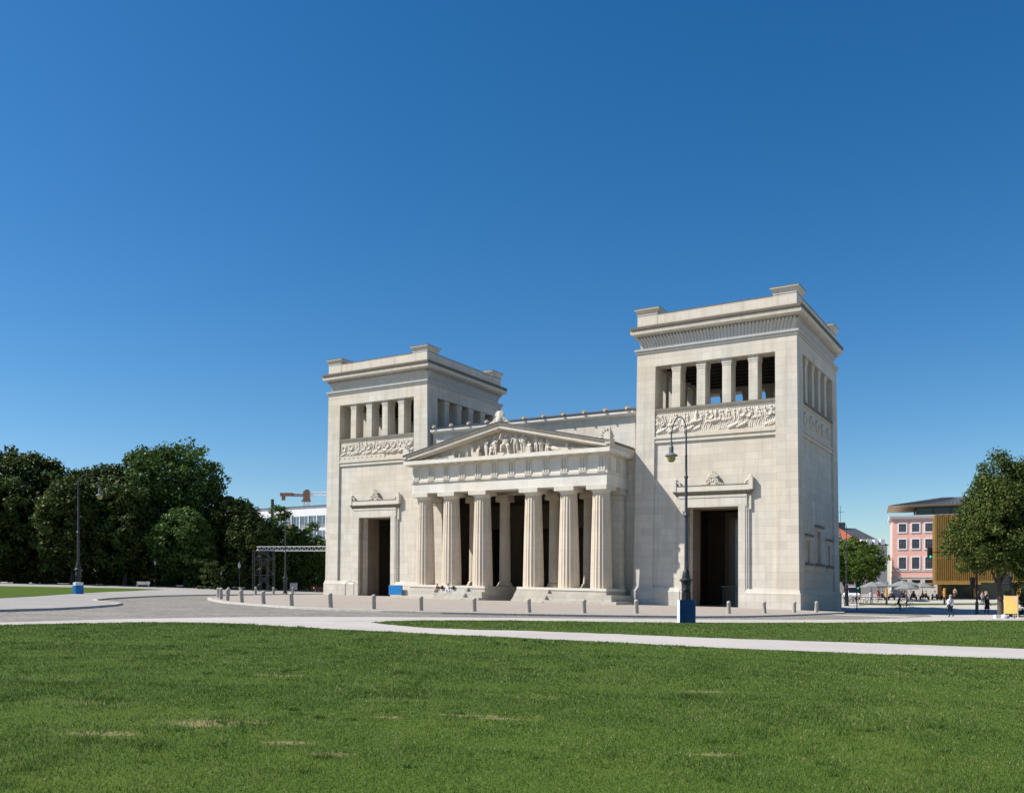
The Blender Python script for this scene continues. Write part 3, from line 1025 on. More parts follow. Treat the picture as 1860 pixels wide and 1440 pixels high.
def person(name_label, cat_label, pz, shirt, trousers, skin=(.52, .32, .23), shoes=(.03, .03, .03), hair=(.06, .04, .03),
           loc=(0, 0, 0), rz=0.0, scale=1.0, sleeves=False, skirt=None, group=None, bag=None, shorts=False, longhair=False):
    J, E_ = pose(**pz)
    me = skin_figure('person', J, E_, 'pel')
    mats = []
    for nm, c in (('skin', skin), ('shirt', shirt), ('trousers', trousers), ('shoes', shoes)):
        mats.append(plain(f'{nm} cloth' if nm != 'skin' else 'skin', c, 0.8, 0, 0.12, 6))
    for m in mats: me.materials.append(m)
    segs = []
    reg = {'pel': 2, 'wst': 1, 'chs': 1}
    for a, b in E_:
        key = b
        mi = 0
        if key in ('wst', 'chs'): mi = 1
        elif key[:2] == 'hp': mi = 2
        elif key[:2] == 'kn': mi = 2
        elif key[:2] == 'an': mi = 0 if shorts else 2
        elif key[:2] == 'to': mi = 3
        elif key[:2] == 'sh': mi = 1
        elif key[:2] == 'el': mi = 1
        elif key[:2] == 'wr': mi = 1 if sleeves else 0
        segs.append((Vector(J[a][:3]), Vector(J[b][:3]), mi))
    mi_ = []
    for p in me.polygons:
        c = p.center; best = (9, 0)
        for a, b, m in segs:
            d = b - a
            t = max(0, min(1, (c - a).dot(d) / max(d.length_squared, 1e-9)))
            q = (c - a - d * t).length
            if q < best[0]: best = (q, m)
        mi_.append(best[1])
    me.polygons.foreach_set('material_index', mi_)
    o = bpy.data.objects.new('person', me); COL.objects.link(o)
    o.location = loc; o.rotation_euler = (0, 0, rz); o.scale = (scale,) * 3
    tag(o, name_label, cat_label, group)
    hx = Vector(J['ht'][:3])
    hb = MB()
    hb.lathe([(.06, -.06), (.100, -.03), (.108, .02), (.098, .065), (.06, .098), (.0, .108)], 14, (hx.x, hx.y + .022, hx.z - 0.005))
    if longhair:
        hb.tube([(hx.x, hx.y + .07, hx.z), (hx.x, hx.y + .10, hx.z - .14), (hx.x, hx.y + .10, hx.z - .30)], [.085, .09, .05], 8)
    hb.build('hair', plain('hair', hair, 0.7, 0, 0.2, 20), o, None, 60)
    if skirt:
        px = J['wst']
        k = MB(); k.lathe([(.13, .06), (.17, -.1), (.20, -.45), (.23, -.62)], 16, (px[0], px[1], px[2] - 0.02), cap=False)
        k.build('skirt', plain('skirt cloth', skirt, 0.85), o, None, 60)
    if bag:
        k = MB()
        k.tube([(-.17, .02, 1.43), (-.02, .17, 1.25), (.17, .15, 1.02)], .02, 6)
        k.box(.16, .30, .0, .20, .82, 1.06)
        b = k.build('shoulder_bag', plain('bag cloth', bag, 0.8), o)
    return o

# ---- pediment statues
def statue(pz, robe=0.0, rec=False):
    J, E_ = pose(**pz)
    if rec:                                    # reclining: tip the figure over onto one elbow
        Q = {}
        for k, (x, y, z, r) in J.items():
            t = 0.42
            Q[k] = (z * 0.95 - 0.9, y + 0.05, 0.18 + x * 0.7 + max(0, z - 1.0) * t, r)
        J = Q
    if robe:
        J = {k: (x, y, z, r * (1 + robe) if k[:2] in ('kn', 'an', 'hp', 'ht', 'hd') or k in ('pel', 'wst', 'chs') else r * 1.2) for k, (x, y, z, r) in J.items()}
    return skin_figure('statue', J, E_, 'pel')

POSES = {
    'stand': statue(dict(LA=((.27, -.02, 1.17), (.12, -.18, 1.2)), RA=((-.28, 0, 1.18), (-.3, -.1, .98)))),
    'robed': statue(dict(L=((.08, -.03, .52), (.10, .0, .09)), Rr=((-.08, .0, .52), (-.09, .03, .09)), LA=((.25, -.05, 1.17), (.08, -.2, 1.15)), RA=((-.25, -.02, 1.17), (-.2, -.16, 1.0))), 0.45),
    'lunge': statue(dict(L=((.22, -.18, .55), (.36, -.05, .09)), Rr=((-.16, .05, .52), (-.34, .1, .09)), LA=((.4, -.05, 1.45), (.5, -.1, 1.7)), RA=((-.36, -.02, 1.25), (-.46, -.15, 1.1)))),
    'throne': statue(dict(L=((.16, -.38, .93), (.18, -.36, .5)), Rr=((-.16, -.38, .93), (-.2, -.40, .5)), LA=((.34, -.05, 1.35), (.24, -.1, 1.68)), RA=((-.34, -.05, 1.35), (-.24, -.1, 1.68)), drop=.44), 0.5),
    'kneel': statue(dict(L=((.14, -.3, .78), (.15, -.28, .42)), Rr=((-.12, -.12, .45), (-.14, .25, .44)), LA=((.27, -.05, 1.2), (.2, -.3, 1.15)), RA=((-.27, -.05, 1.2), (-.3, -.2, 1.35)), drop=.38, lean=.1), 0.1),
    'recline': statue(dict(), 0.25, True),
}
for m in POSES.values():
    m.materials.append(MAT['stone_relief'])
def tymp(s):
    return 3.0 * (1 - abs(s) / 14.2)
rs = random.Random(4)
for s, kind, hh in ((10.0, 'recline', .55), (8.4, 'recline', .75), (7.0, 'throne', .9), (6.1, 'kneel', .75), (5.0, 'stand', 1.3), (3.4, 'throne', 1.25), (2.2, 'robed', 2.05),
                    (1.0, 'robed', 2.2), (-0.5, 'throne', 2.0), (-1.9, 'stand', 2.25), (-2.9, 'robed', 2.2), (-4.6, 'stand', 1.85), (-6.1, 'kneel', 1.35), (-7.5, 'recline', .9),
                    (-8.6, 'kneel', .85), (-9.6, 'recline', .62), (-11.1, 'recline', .42), (11.2, 'recline', .42), (-3.7, 'kneel', 1.3), (4.2, 'robed', 1.55), (1.55, 'kneel', 1.3), (-5.3, 'robed', 1.5)):
    o = bpy.data.objects.new('statue', POSES[kind]); COL.objects.link(o); o.parent = pedo
    sc = {'recline': hh / 0.80, 'throne': hh / 1.30, 'kneel': hh / 1.38}.get(kind, hh / 1.76)
    lift = 0.28 if (kind == 'throne' and hh > 1.9) else 0.0
    P = xfB(np.array([[s, -4.28, 17.0 + lift]]))[0]
    o.location = tuple(P)
    ang = math.atan2(UU[1], UU[0])
    o.rotation_euler = (0, 0, ang + math.pi + (rs.uniform(-.5, .5) if kind not in ('recline',) else (math.pi if s < 0 else 0)))
    o.scale = (sc * 1.42, sc * 1.0, sc * 1.08)
for s0, s1, z in ((-1.3, 0.35, .28), (3.0, 3.9, .55), (6.6, 7.4, .32), (-4.1, -3.5, .75), (-9.0, -8.3, .2)):
    bs = MB(); bs.box(s0, s1, -4.75, -3.63, 17.0, 17.0 + z)
    bs.build('statue_base', 'stone_relief', pedo, xfB)

# ---- roof ornaments of the portico
a = MB()
anthemion(a, lambda x, z, d: (x, -4.75 - d, 20.65 + z), 1.5, 3.0)
a.lathe([(0, 0), (.5, .05), (.62, .4), (.42, .8), (.46, 1.05), (.3, 1.35), (0, 1.45)], 12, (0, -4.6, 20.7))
a.build('acroterion', 'stone_plain', gate, xfB, 50)
for sg in (-1, 1):
    a = MB()
    out = [(14.25, 17.6), (14.25, 19.05), (13.95, 19.1), (13.7, 18.95), (13.55, 18.6), (13.25, 18.45), (13.05, 18.15), (12.7, 18.05), (12.55, 17.95), (12.45, 18.02)]
    a.prism([(sg * x, z) for x, z in out], 'y', -5.0, -4.75)
    for i in range(5):
        an = R(-10 - 20 * i)
        a.tube([(sg * 14.05, -4.7, 18.0), (sg * (14.05 + math.sin(an) * 0.9), -5.03, 18.0 + math.cos(an) * 0.95)], [.07, .11], 6)
        a.tube([(sg * 14.12, -4.9 + 0.15 * i, 18.0), (sg * 14.2, -4.9 + 0.22 * i, 19.0 - 0.18 * i)], [.07, .11], 6)
    a.box(sg * 13.7, sg * 14.3, -5.1, -4.0, 17.3, 17.95)
    a.build('acroterion', 'stone_plain', gate, xfB, 50)

# iron gate leaf just inside the nearer doorway
ig = MB()
for i in range(12):
    x = -2.6 + 0.22 * i
    ig.box(x, x + 0.06, -6.0, -5.95, 0, 2.4)
ig.box(-2.7, 0.1, -6.02, -5.93, 2.3, 2.4); ig.box(-2.7, 0.1, -6.02, -5.93, 0.3, 0.4)
ig.build('iron_gate', 'black_iron', tower, xfB)

# ------------------------------------------------------------------ ground
def terrain_mesh(name, xs, ys, dz, mat):
    X, Y = np.meshgrid(xs, ys, indexing='ij')
    V = np.stack((X, Y, ground_z(X, Y) + dz), -1).reshape(-1, 3)
    n, m = X.shape
    I, J = np.meshgrid(np.arange(n - 1), np.arange(m - 1), indexing='ij')
    a = (I * m + J).ravel()
    F = np.stack((a, a + m, a + m + 1, a + 1), 1)
    return np_mesh(name, V, F, mat, smooth=True)

def sheet(name, poly, dz, mat, kind='structure', skirt=0.0, label=None, cat=None):
    """flat polygon draped over the terrain dz above it, optional side skirt"""
    bm = bmesh.new()
    f = bm.faces.new([bm.verts.new((x, y, 0)) for x, y in poly])
    bmesh.ops.triangulate(bm, faces=[f])
    xs = [p[0] for p in poly]; ys = [p[1] for p in poly]
    cuts = [((c, 0, 0), (1, 0, 0)) for c in list(np.arange(18, 72, 3.0)) + [-60, -48, -40, -32, -25] if min(xs) < c < max(xs)]
    cuts += [((0, c, 0), (0, 1, 0)) for c in np.arange(98, 150, 4.0) if min(ys) < c < max(ys) and (max(xs) > 38 or min(xs) < -25)]
    for co, no in cuts:
        bmesh.ops.bisect_plane(bm, geom=bm.verts[:] + bm.edges[:] + bm.faces[:], plane_co=co, plane_no=no)
    for v in bm.verts:
        v.co.z = gz(v.co.x, v.co.y) + dz
    if skirt:
        ed = [e for e in bm.edges if e.is_boundary]
        r = bmesh.ops.extrude_edge_only(bm, edges=ed)
        for v in r['geom']:
            if isinstance(v, bmesh.types.BMVert):
                v.co.z -= skirt
    bmesh.ops.recalc_face_normals(bm, faces=bm.faces)
    me = bpy.data.meshes.new(name); bm.to_mesh(me); bm.free()
    me.materials.append(MAT[mat] if isinstance(mat, str) else mat)
    o = bpy.data.objects.new(name, me); COL.objects.link(o)
    return tag(o, label, cat, None, kind)

def gravel(name, c, dark=0.75, scale=1.0):
    m, nt, p = new_mat(name)
    P = N(nt, "ShaderNodeTexCoord").outputs["Object"]
    f1 = noise(nt, P, 0.25 * scale, 4); f2 = noise(nt, P, 6.0 * scale, 5, 0.7); f3 = noise(nt, P, 38 * scale, 2)
    col = ramp(nt, f2, [(0.3, tuple(v * 0.86 for v in c)), (0.7, tuple(v * 1.1 for v in c))])
    col = mixc(nt, ramp(nt, f1, [(0.40, (0, 0, 0)), (0.70, (0.55,) * 3)]), col, tuple(v * dark for v in c))
    col = mixc(nt, ramp(nt, f3, [(0.58, (0, 0, 0)), (0.66, (0.5,) * 3)]), col, tuple(v * 0.7 for v in c))
    nt.links.new(col, p.inputs["Base Color"])
    p.inputs["Roughness"].default_value = 0.95; p.inputs["Specular IOR Level"].default_value = 0.1
    bump(nt, p, f3, 0.5, 0.01)
    return m

MAT['gravel'] = gravel('pale gravel', (0.43, 0.40, 0.37))
MAT['walk'] = gravel('grey walkway', (0.31, 0.295, 0.275))

def setts():
    m, nt, p = new_mat('granite setts')
    P = N(nt, "ShaderNodeTexCoord").outputs["Object"]
    v = N(nt, "ShaderNodeTexVoronoi"); v.inputs["Scale"].default_value = 5.5
    nt.links.new(P, v.inputs["Vector"])
    e = N(nt, "ShaderNodeTexVoronoi", feature='DISTANCE_TO_EDGE'); e.inputs["Scale"].default_value = 5.5
    nt.links.new(P, e.inputs["Vector"])
    sep = N(nt, "ShaderNodeSeparateColor"); nt.links.new(v.outputs["Color"], sep.inputs[0])
    col = ramp(nt, sep.outputs[0], [(0.0, (0.125, 0.108, 0.088)), (0.6, (0.20, 0.178, 0.148)), (1.0, (0.30, 0.27, 0.225))])
    col = mixc(nt, ramp(nt, e.outputs["Distance"], [(0.02, (0.8,) * 3), (0.09, (0, 0, 0))]), col, (0.085, 0.078, 0.065))
    big = noise(nt, P, 0.35, 4)
    col = mixc(nt, ramp(nt, big, [(0.42, (0, 0, 0)), (0.7, (0.5,) * 3)]), col, (0.27, 0.24, 0.20))
    nt.links.new(col, p.inputs["Base Color"])
    p.inputs["Roughness"].default_value = 0.75
    bump(nt, p, e.outputs["Distance"], 0.6, 0.03)
    return m
MAT['setts'] = setts()

def flags():
    m, nt, p = new_mat('pavement slabs')
    P = N(nt, "ShaderNodeTexCoord").outputs["Object"]
    b = N(nt, "ShaderNodeTexBrick")
    b.inputs["Scale"].default_value = 1; b.inputs["Brick Width"].default_value = 0.5; b.inputs["Row Height"].default_value = 0.32
    b.inputs["Mortar Size"].default_value = 0.012
    b.inputs["Color1"].default_value = (0.31, 0.265, 0.22, 1); b.inputs["Color2"].default_value = (0.36, 0.31, 0.26, 1)
    b.inputs["Mortar"].default_value = (0.19, 0.165, 0.135, 1)
    nt.links.new(mapping(nt, P, rot=(0, 0, R(-32))), b.inputs["Vector"])
    f1 = noise(nt, P, 0.5, 5)
    w = noise(nt, mapping(nt, P, (0.15, 1.1, 1), rot=(0, 0, R(20))), 1.0, 4)
    col = mixc(nt, ramp(nt, f1, [(0.4, (0, 0, 0)), (0.75, (0.6,) * 3)]), b.outputs[0], (0.26, 0.225, 0.19))
    col = mixc(nt, ramp(nt, w, [(0.58, (0, 0, 0)), (0.64, (0.45,) * 3)]), col, (0.21, 0.18, 0.155))
    nt.links.new(col, p.inputs["Base Color"]); p.inputs["Roughness"].default_value = 0.9
    return m
MAT['flags'] = flags()
MAT['kerb'] = plain('kerb granite', (0.40, 0.375, 0.335), 0.85, 0, 0.18, 4)

def lawn_mat():
    m, nt, p = new_mat('lawn')
    P = N(nt, "ShaderNodeTexCoord").outputs["Object"]
    f1 = noise(nt, P, 0.35, 5, 0.6); f2 = noise(nt, P, 3.0, 5, 0.7); f3 = noise(nt, P, 22, 3, 0.7)
    col = ramp(nt, f3, [(0.25, (0.024, 0.042, 0.007)), (0.5, (0.056, 0.098, 0.015)), (0.8, (0.115, 0.160, 0.034))])
    col = mixc(nt, ramp(nt, f1, [(0.42, (0, 0, 0)), (0.66, (0.55,) * 3)]), col, (0.092, 0.128, 0.022))
    col = mixc(nt, ramp(nt, f2, [(0.62, (0, 0, 0)), (0.80, (0.45,) * 3)]), col, (0.15, 0.155, 0.06))
    # worn, dry spots
    sx = N(nt, "ShaderNodeSeparateXYZ"); nt.links.new(P, sx.inputs[0])
    wob = noise(nt, mapping(nt, P, (1, 0.35, 1)), 4.0, 5, 0.75)
    last = None
    for cx, cy, rx, ry in ((-3.5, 10.1, 0.42, 0.20), (-3.05, 10.25, 0.28, 0.10), (-2.35, 9.0, 0.22, 0.09), (-1.5, 10.9, 0.16, 0.08), (-0.1, 11.0, 0.30, 0.10),
                           (-0.5, 11.2, 0.35, 0.08), (-1.7, 8.45, 0.2, 0.1), (-4.3, 9.3, 0.3, 0.12), (3.2, 14.5, 0.3, 0.1), (-4.2, 15.5, 0.5, 0.12), (2.0, 8.9, .2, .08)):
        a = N(nt, "ShaderNodeMath", operation='MULTIPLY_ADD'); nt.links.new(sx.outputs[0], a.inputs[0]); a.inputs[1].default_value = 1 / rx; a.inputs[2].default_value = -cx / rx
        b = N(nt, "ShaderNodeMath", operation='MULTIPLY_ADD'); nt.links.new(sx.outputs[1], b.inputs[0]); b.inputs[1].default_value = 1 / ry; b.inputs[2].default_value = -cy / ry
        a2 = N(nt, "ShaderNodeMath", operation='MULTIPLY'); nt.links.new(a.outputs[0], a2.inputs[0]); nt.links.new(a.outputs[0], a2.inputs[1])
        d = N(nt, "ShaderNodeMath", operation='MULTIPLY_ADD'); nt.links.new(b.outputs[0], d.inputs[0]); nt.links.new(b.outputs[0], d.inputs[1]); nt.links.new(a2.outputs[0], d.inputs[2])
        if last is None: last = d.outputs[0]
        else:
            mn = N(nt, "ShaderNodeMath", operation='MINIMUM'); nt.links.new(last, mn.inputs[0]); nt.links.new(d.outputs[0], mn.inputs[1]); last = mn.outputs[0]
    wob2 = noise(nt, mapping(nt, P, (1, 0.35, 1)), 13.0, 4, 0.7)
    wsum = N(nt, "ShaderNodeMath", operation='ADD'); nt.links.new(wob, wsum.inputs[0]); nt.links.new(wob2, wsum.inputs[1])
    ad = N(nt, "ShaderNodeMath", operation='MULTIPLY_ADD'); nt.links.new(wsum.outputs[0], ad.inputs[0]); ad.inputs[1].default_value = 6.5; nt.links.new(last, ad.inputs[2])
    dry = ramp(nt, ad.outputs[0], [(0.0, (1,) * 3), (1.0, (0,) * 3)])
    mp = N(nt, "ShaderNodeMapRange"); nt.links.new(ad.outputs[0], mp.inputs[0])
    mp.inputs[1].default_value = 6.2; mp.inputs[2].default_value = 8.2; mp.inputs[3].default_value = 0.65; mp.inputs[4].default_value = 0
    col = mixc(nt, mp.outputs[0], col, (0.30, 0.235, 0.13))
    nt.links.new(col, p.inputs["Base Color"]); p.inputs["Roughness"].default_value = 0.95; p.inputs["Specular IOR Level"].default_value = 0.05
    bump(nt, p, f3, 0.8, 0.04)
    return m
MAT['lawn'] = lawn_mat()

gx = np.unique(np.concatenate((np.linspace(-3000, -140, 8), np.arange(-140, 140, 4.0), np.linspace(140, 3000, 8))))
gy = np.unique(np.concatenate((np.linspace(-300, 0, 4), np.arange(0, 200, 4.0), np.linspace(200, 4000, 10))))
g0 = terrain_mesh('ground', gx, gy, 0.0, 'gravel'); tag(g0, kind='structure')

front = [(-17.09, 29.35), (-16.06, 31.16), (-14.51, 33.1), (-13.05, 34.28), (-10.95, 34.27), (-8.04, 32.58), (-5.72, 31.5), (-3.35, 30.43), (0.54, 28.89), (3.29, 27.66), (5.68, 26.43), (7.88, 25.69), (9.93, 25.16), (11.96, 24.8), (14.14, 24.28), (30, 20.6)]
random.seed(3)
def ragged(pts, amp=0.05, step=0.5):
    out = []
    for (x0, y0), (x1, y1) in zip(pts[:-1], pts[1:]):
        n = max(1, int(math.hypot(x1 - x0, y1 - y0) / step))
        for i in range(n):
            t = i / n
            out.append((x0 + (x1 - x0) * t + random.uniform(-amp, amp), y0 + (y1 - y0) * t + random.uniform(-amp, amp)))
    out.append(pts[-1])
    return out
LAWN_FRONT = [(30, -8), (-30, -8), (-30, 22)] + ragged(front, 0.13, 0.3)
mid_low = [(-6.09, 38.29), (-4.74, 36.05), (-3.14, 34.55), (-1.49, 34.07), (0.64, 34.09), (3.95, 33.24), (6.9, 32.13), (9.67, 31.52), (12.27, 31.1), (14.73, 30.54), (17.33, 29.75), (30, 26.3)]
mid_up = [(50, 74), (40.58, 69.69), (35.54, 66.78), (31.0, 63.06), (25.11, 57.29), (21.49, 54.48), (14.76, 50.14), (9.1, 46.9), (4.55, 45.45), (0.84, 44.51), (-2.16, 43.15), (-4.58, 41.56), (-5.6, 39.72), (-6.09, 38.29)]
LAWN_MID = ragged(mid_low, 0.13, 0.3) + [(55, 40)] + ragged(mid_up, 0.15, 0.4)[:-1]
LAWN_LEFT = [(-60, 40), (-35.14, 60.34), (-37.03, 67.96), (-41.68, 83.41), (-46.49, 101.7), (-48.95, 116.68), (-48.9, 123.95), (-53.15, 124.82), (-57.3, 123.65), (-63.5, 122.17), (-69.98, 120.18), (-90, 113), (-110, 60)]
LAWN_FAR = [(-150, 115), (-110, 121), (-74.53, 127.98), (-66.11, 130.35), (-60.44, 130.45), (-63, 136), (-49, 150), (-45, 190), (-170, 190)]
sheet('lawn', LAWN_FRONT, 0.012, 'lawn'); sheet('lawn', LAWN_MID, 0.012, 'lawn')
sheet('lawn', LAWN_LEFT, 0.14, 'lawn'); sheet('lawn', LAWN_FAR, 0.02, 'lawn')
sheet('grass_strip', [(46.4, 117.6), (52.03, 117.04), (58.1, 117.45), (63.43, 117.79), (80, 118.5), (80, 121), (64.52, 119.81), (59.16, 119.59), (53.08, 119.38), (47.22, 119.71)], 0.012, 'lawn')

near = [(-40, 5), (-18.3, 31.42), (-16.34, 35.75), (-13.68, 39.74), (-11.4, 42.35), (-6.56, 45.54), (0.31, 48.83), (8.89, 52.58), (16.58, 56.35), (24.4, 61.86), (31.48, 69.83), (36.9, 77.5), (40.1, 83.9), (42.6, 91), (43.5, 101), (40, 125), (30, 160)]
lk = [(-50, 8), (-26, 33), (-23.3, 40.0), (-22.73, 43.43), (-22.83, 47.36), (-23.54, 52.2), (-24.6, 55.6), (-26.2, 57.6), (-28.5, 60.5), (-30.2, 64.0), (-31.6, 69.0), (-33.0, 77), (-33.9, 84), (-34.16, 90.93), (-33.52, 99.13), (-31.56, 112.0), (-27.8, 129.45), (-22, 160)]
sheet('road', near + [(-22, 160)] + lk[::-1][1:], 0.006, 'setts')
sheet('pavement', lk + [(-62, 170), (-80, 140), (-120, 128), (-120, 20)], 0.12, 'walk', skirt=0.3)
isl = [(-26.9, 77.82), (-25.7, 74.3), (-24.34, 71.46), (-21.59, 65.42), (-18.91, 61.9), (-15.52, 57.64), (-13.72, 55.61), (-11.11, 53.79), (-7.77, 52.4), (-4.23, 51.94), (0.99, 52.5), (5.73, 53.84), (12.12, 56.41), (15.67, 59.58), (19.01, 63.64), (22.89, 68.98), (27.31, 75.6), (31.0, 82.6), (33.4, 88.2), (35.4, 95), (37.2, 102)]
islb = [(24, 140), (-16, 160), (-24, 140), (-26.54, 124.67), (-28.47, 110.89), (-29.84, 100.32), (-30.03, 93.11), (-28.88, 85.73), (-27.8, 80.2)]
sheet('island_pavement', isl + islb, 0.12, 'flags')
sheet('forecourt', [(58, 96), (90, 100), (90, 160), (36, 160), (40, 112), (46, 104)], 0.004, 'walk') if False else None

def kerb(name, pts, w=0.32, top=0.13, inward=1):
    """granite kerb along an open line, inner edge to the left of travel when inward = 1"""
    n = len(pts)
    V, F = [], []
    for i, (x, y) in enumerate(pts):
        x0, y0 = pts[max(i - 1, 0)]; x1, y1 = pts[min(i + 1, n - 1)]
        d = np.array((x1 - x0, y1 - y0)); d = d / np.linalg.norm(d)
        nn = np.array((-d[1], d[0])) * inward
        z = gz(x, y)
        for o, dz in ((-0.03, -0.15), (0.0, top - 0.02), (0.03, top + 0.004), (w, top + 0.004), (w, -0.15)):
            V.append((x + nn[0] * o, y + nn[1] * o, z + dz))
    for i in range(n - 1):
        for j in range(4):
            F.append((i * 5 + j, i * 5 + j + 1, (i + 1) * 5 + j + 1, (i + 1) * 5 + j))
    me = bpy.data.meshes.new(name); me.from_pydata(V, [], F)
    me.materials.append(MAT['kerb'])
    bm = bmesh.new(); bm.from_mesh(me); bmesh.ops.recalc_face_normals(bm, faces=bm.faces); bm.to_mesh(me); bm.free()
    o = bpy.data.objects.new(name, me); COL.objects.link(o)
    return tag(o, kind='structure')

def smooth_line(pts, n=6):
    """Catmull-Rom through the points"""
    P = [np.array(p, float) for p in pts]
    out = []
    for i in range(len(P) - 1):
        a, b, c, d = P[max(i - 1, 0)], P[i], P[i + 1], P[min(i + 2, len(P) - 1)]
        for k in range(n):
            t = k / n
            out.append(tuple(0.5 * (2 * b + (c - a) * t + (2 * a - 5 * b + 4 * c - d) * t * t + (-a + 3 * b - 3 * c + d) * t ** 3)))
    out.append(tuple(P[-1]))
    return out
kerb('island_kerb', [(float(x), float(y)) for x, y in islb[-7:] + isl], inward=1)
kerb('road_kerb', lk, inward=1)

# ---- grass blades on the nearer lawns
def inside(poly, X, Y):
    c = np.zeros(X.shape, bool)
    n = len(poly); j = n - 1
    for i in range(n):
        xi, yi = poly[i]; xj, yj = poly[j]
        hit = ((yi > Y) != (yj > Y)) & (X < (xj - xi) * (Y - yi) / (yj - yi + 1e-12) + xi)
        c ^= hit; j = i
    return c

def blades_mat():
    m, nt, p = new_mat('grass blades')
    a = N(nt, "ShaderNodeAttribute", attribute_name='tint')
    col = ramp(nt, a.outputs["Fac"], [(0.0, (0.042, 0.082, 0.011)), (0.42, (0.082, 0.146, 0.021)), (0.72, (0.145, 0.205, 0.048)), (0.92, (0.25, 0.27, 0.10)), (1.0, (0.36, 0.28, 0.15))])
    nt.links.new(col, p.inputs["Base Color"])
    p.inputs["Roughness"].default_value = 0.6; p.inputs["Specular IOR Level"].default_value = 0.25
    tr = N(nt, "ShaderNodeBsdfTranslucent"); nt.links.new(col, tr.inputs[0])
    mx = N(nt, "ShaderNodeMixShader"); mx.inputs[0].default_value = 0.28
    nt.links.new(p.outputs[0], mx.inputs[1]); nt.links.new(tr.outputs[0], mx.inputs[2])
    nt.links.new(mx.outputs[0], nt.nodes["Material Output"].inputs[0])
    return m
MAT['blades'] = blades_mat()

def vnoise(X, Y, sc, seed):
    rg = np.random.RandomState(seed); T = rg.rand(64, 64)
    x = X * sc; y = Y * sc
    xi = np.floor(x).astype(int); yi = np.floor(y).astype(int); fx = x - xi; fy = y - yi
    fx = fx * fx * (3 - 2 * fx); fy = fy * fy * (3 - 2 * fy)
    g = lambda a, b: T[a % 64, b % 64]
    return (g(xi, yi) * (1 - fx) + g(xi + 1, yi) * fx) * (1 - fy) + (g(xi, yi + 1) * (1 - fx) + g(xi + 1, yi + 1) * fx) * fy

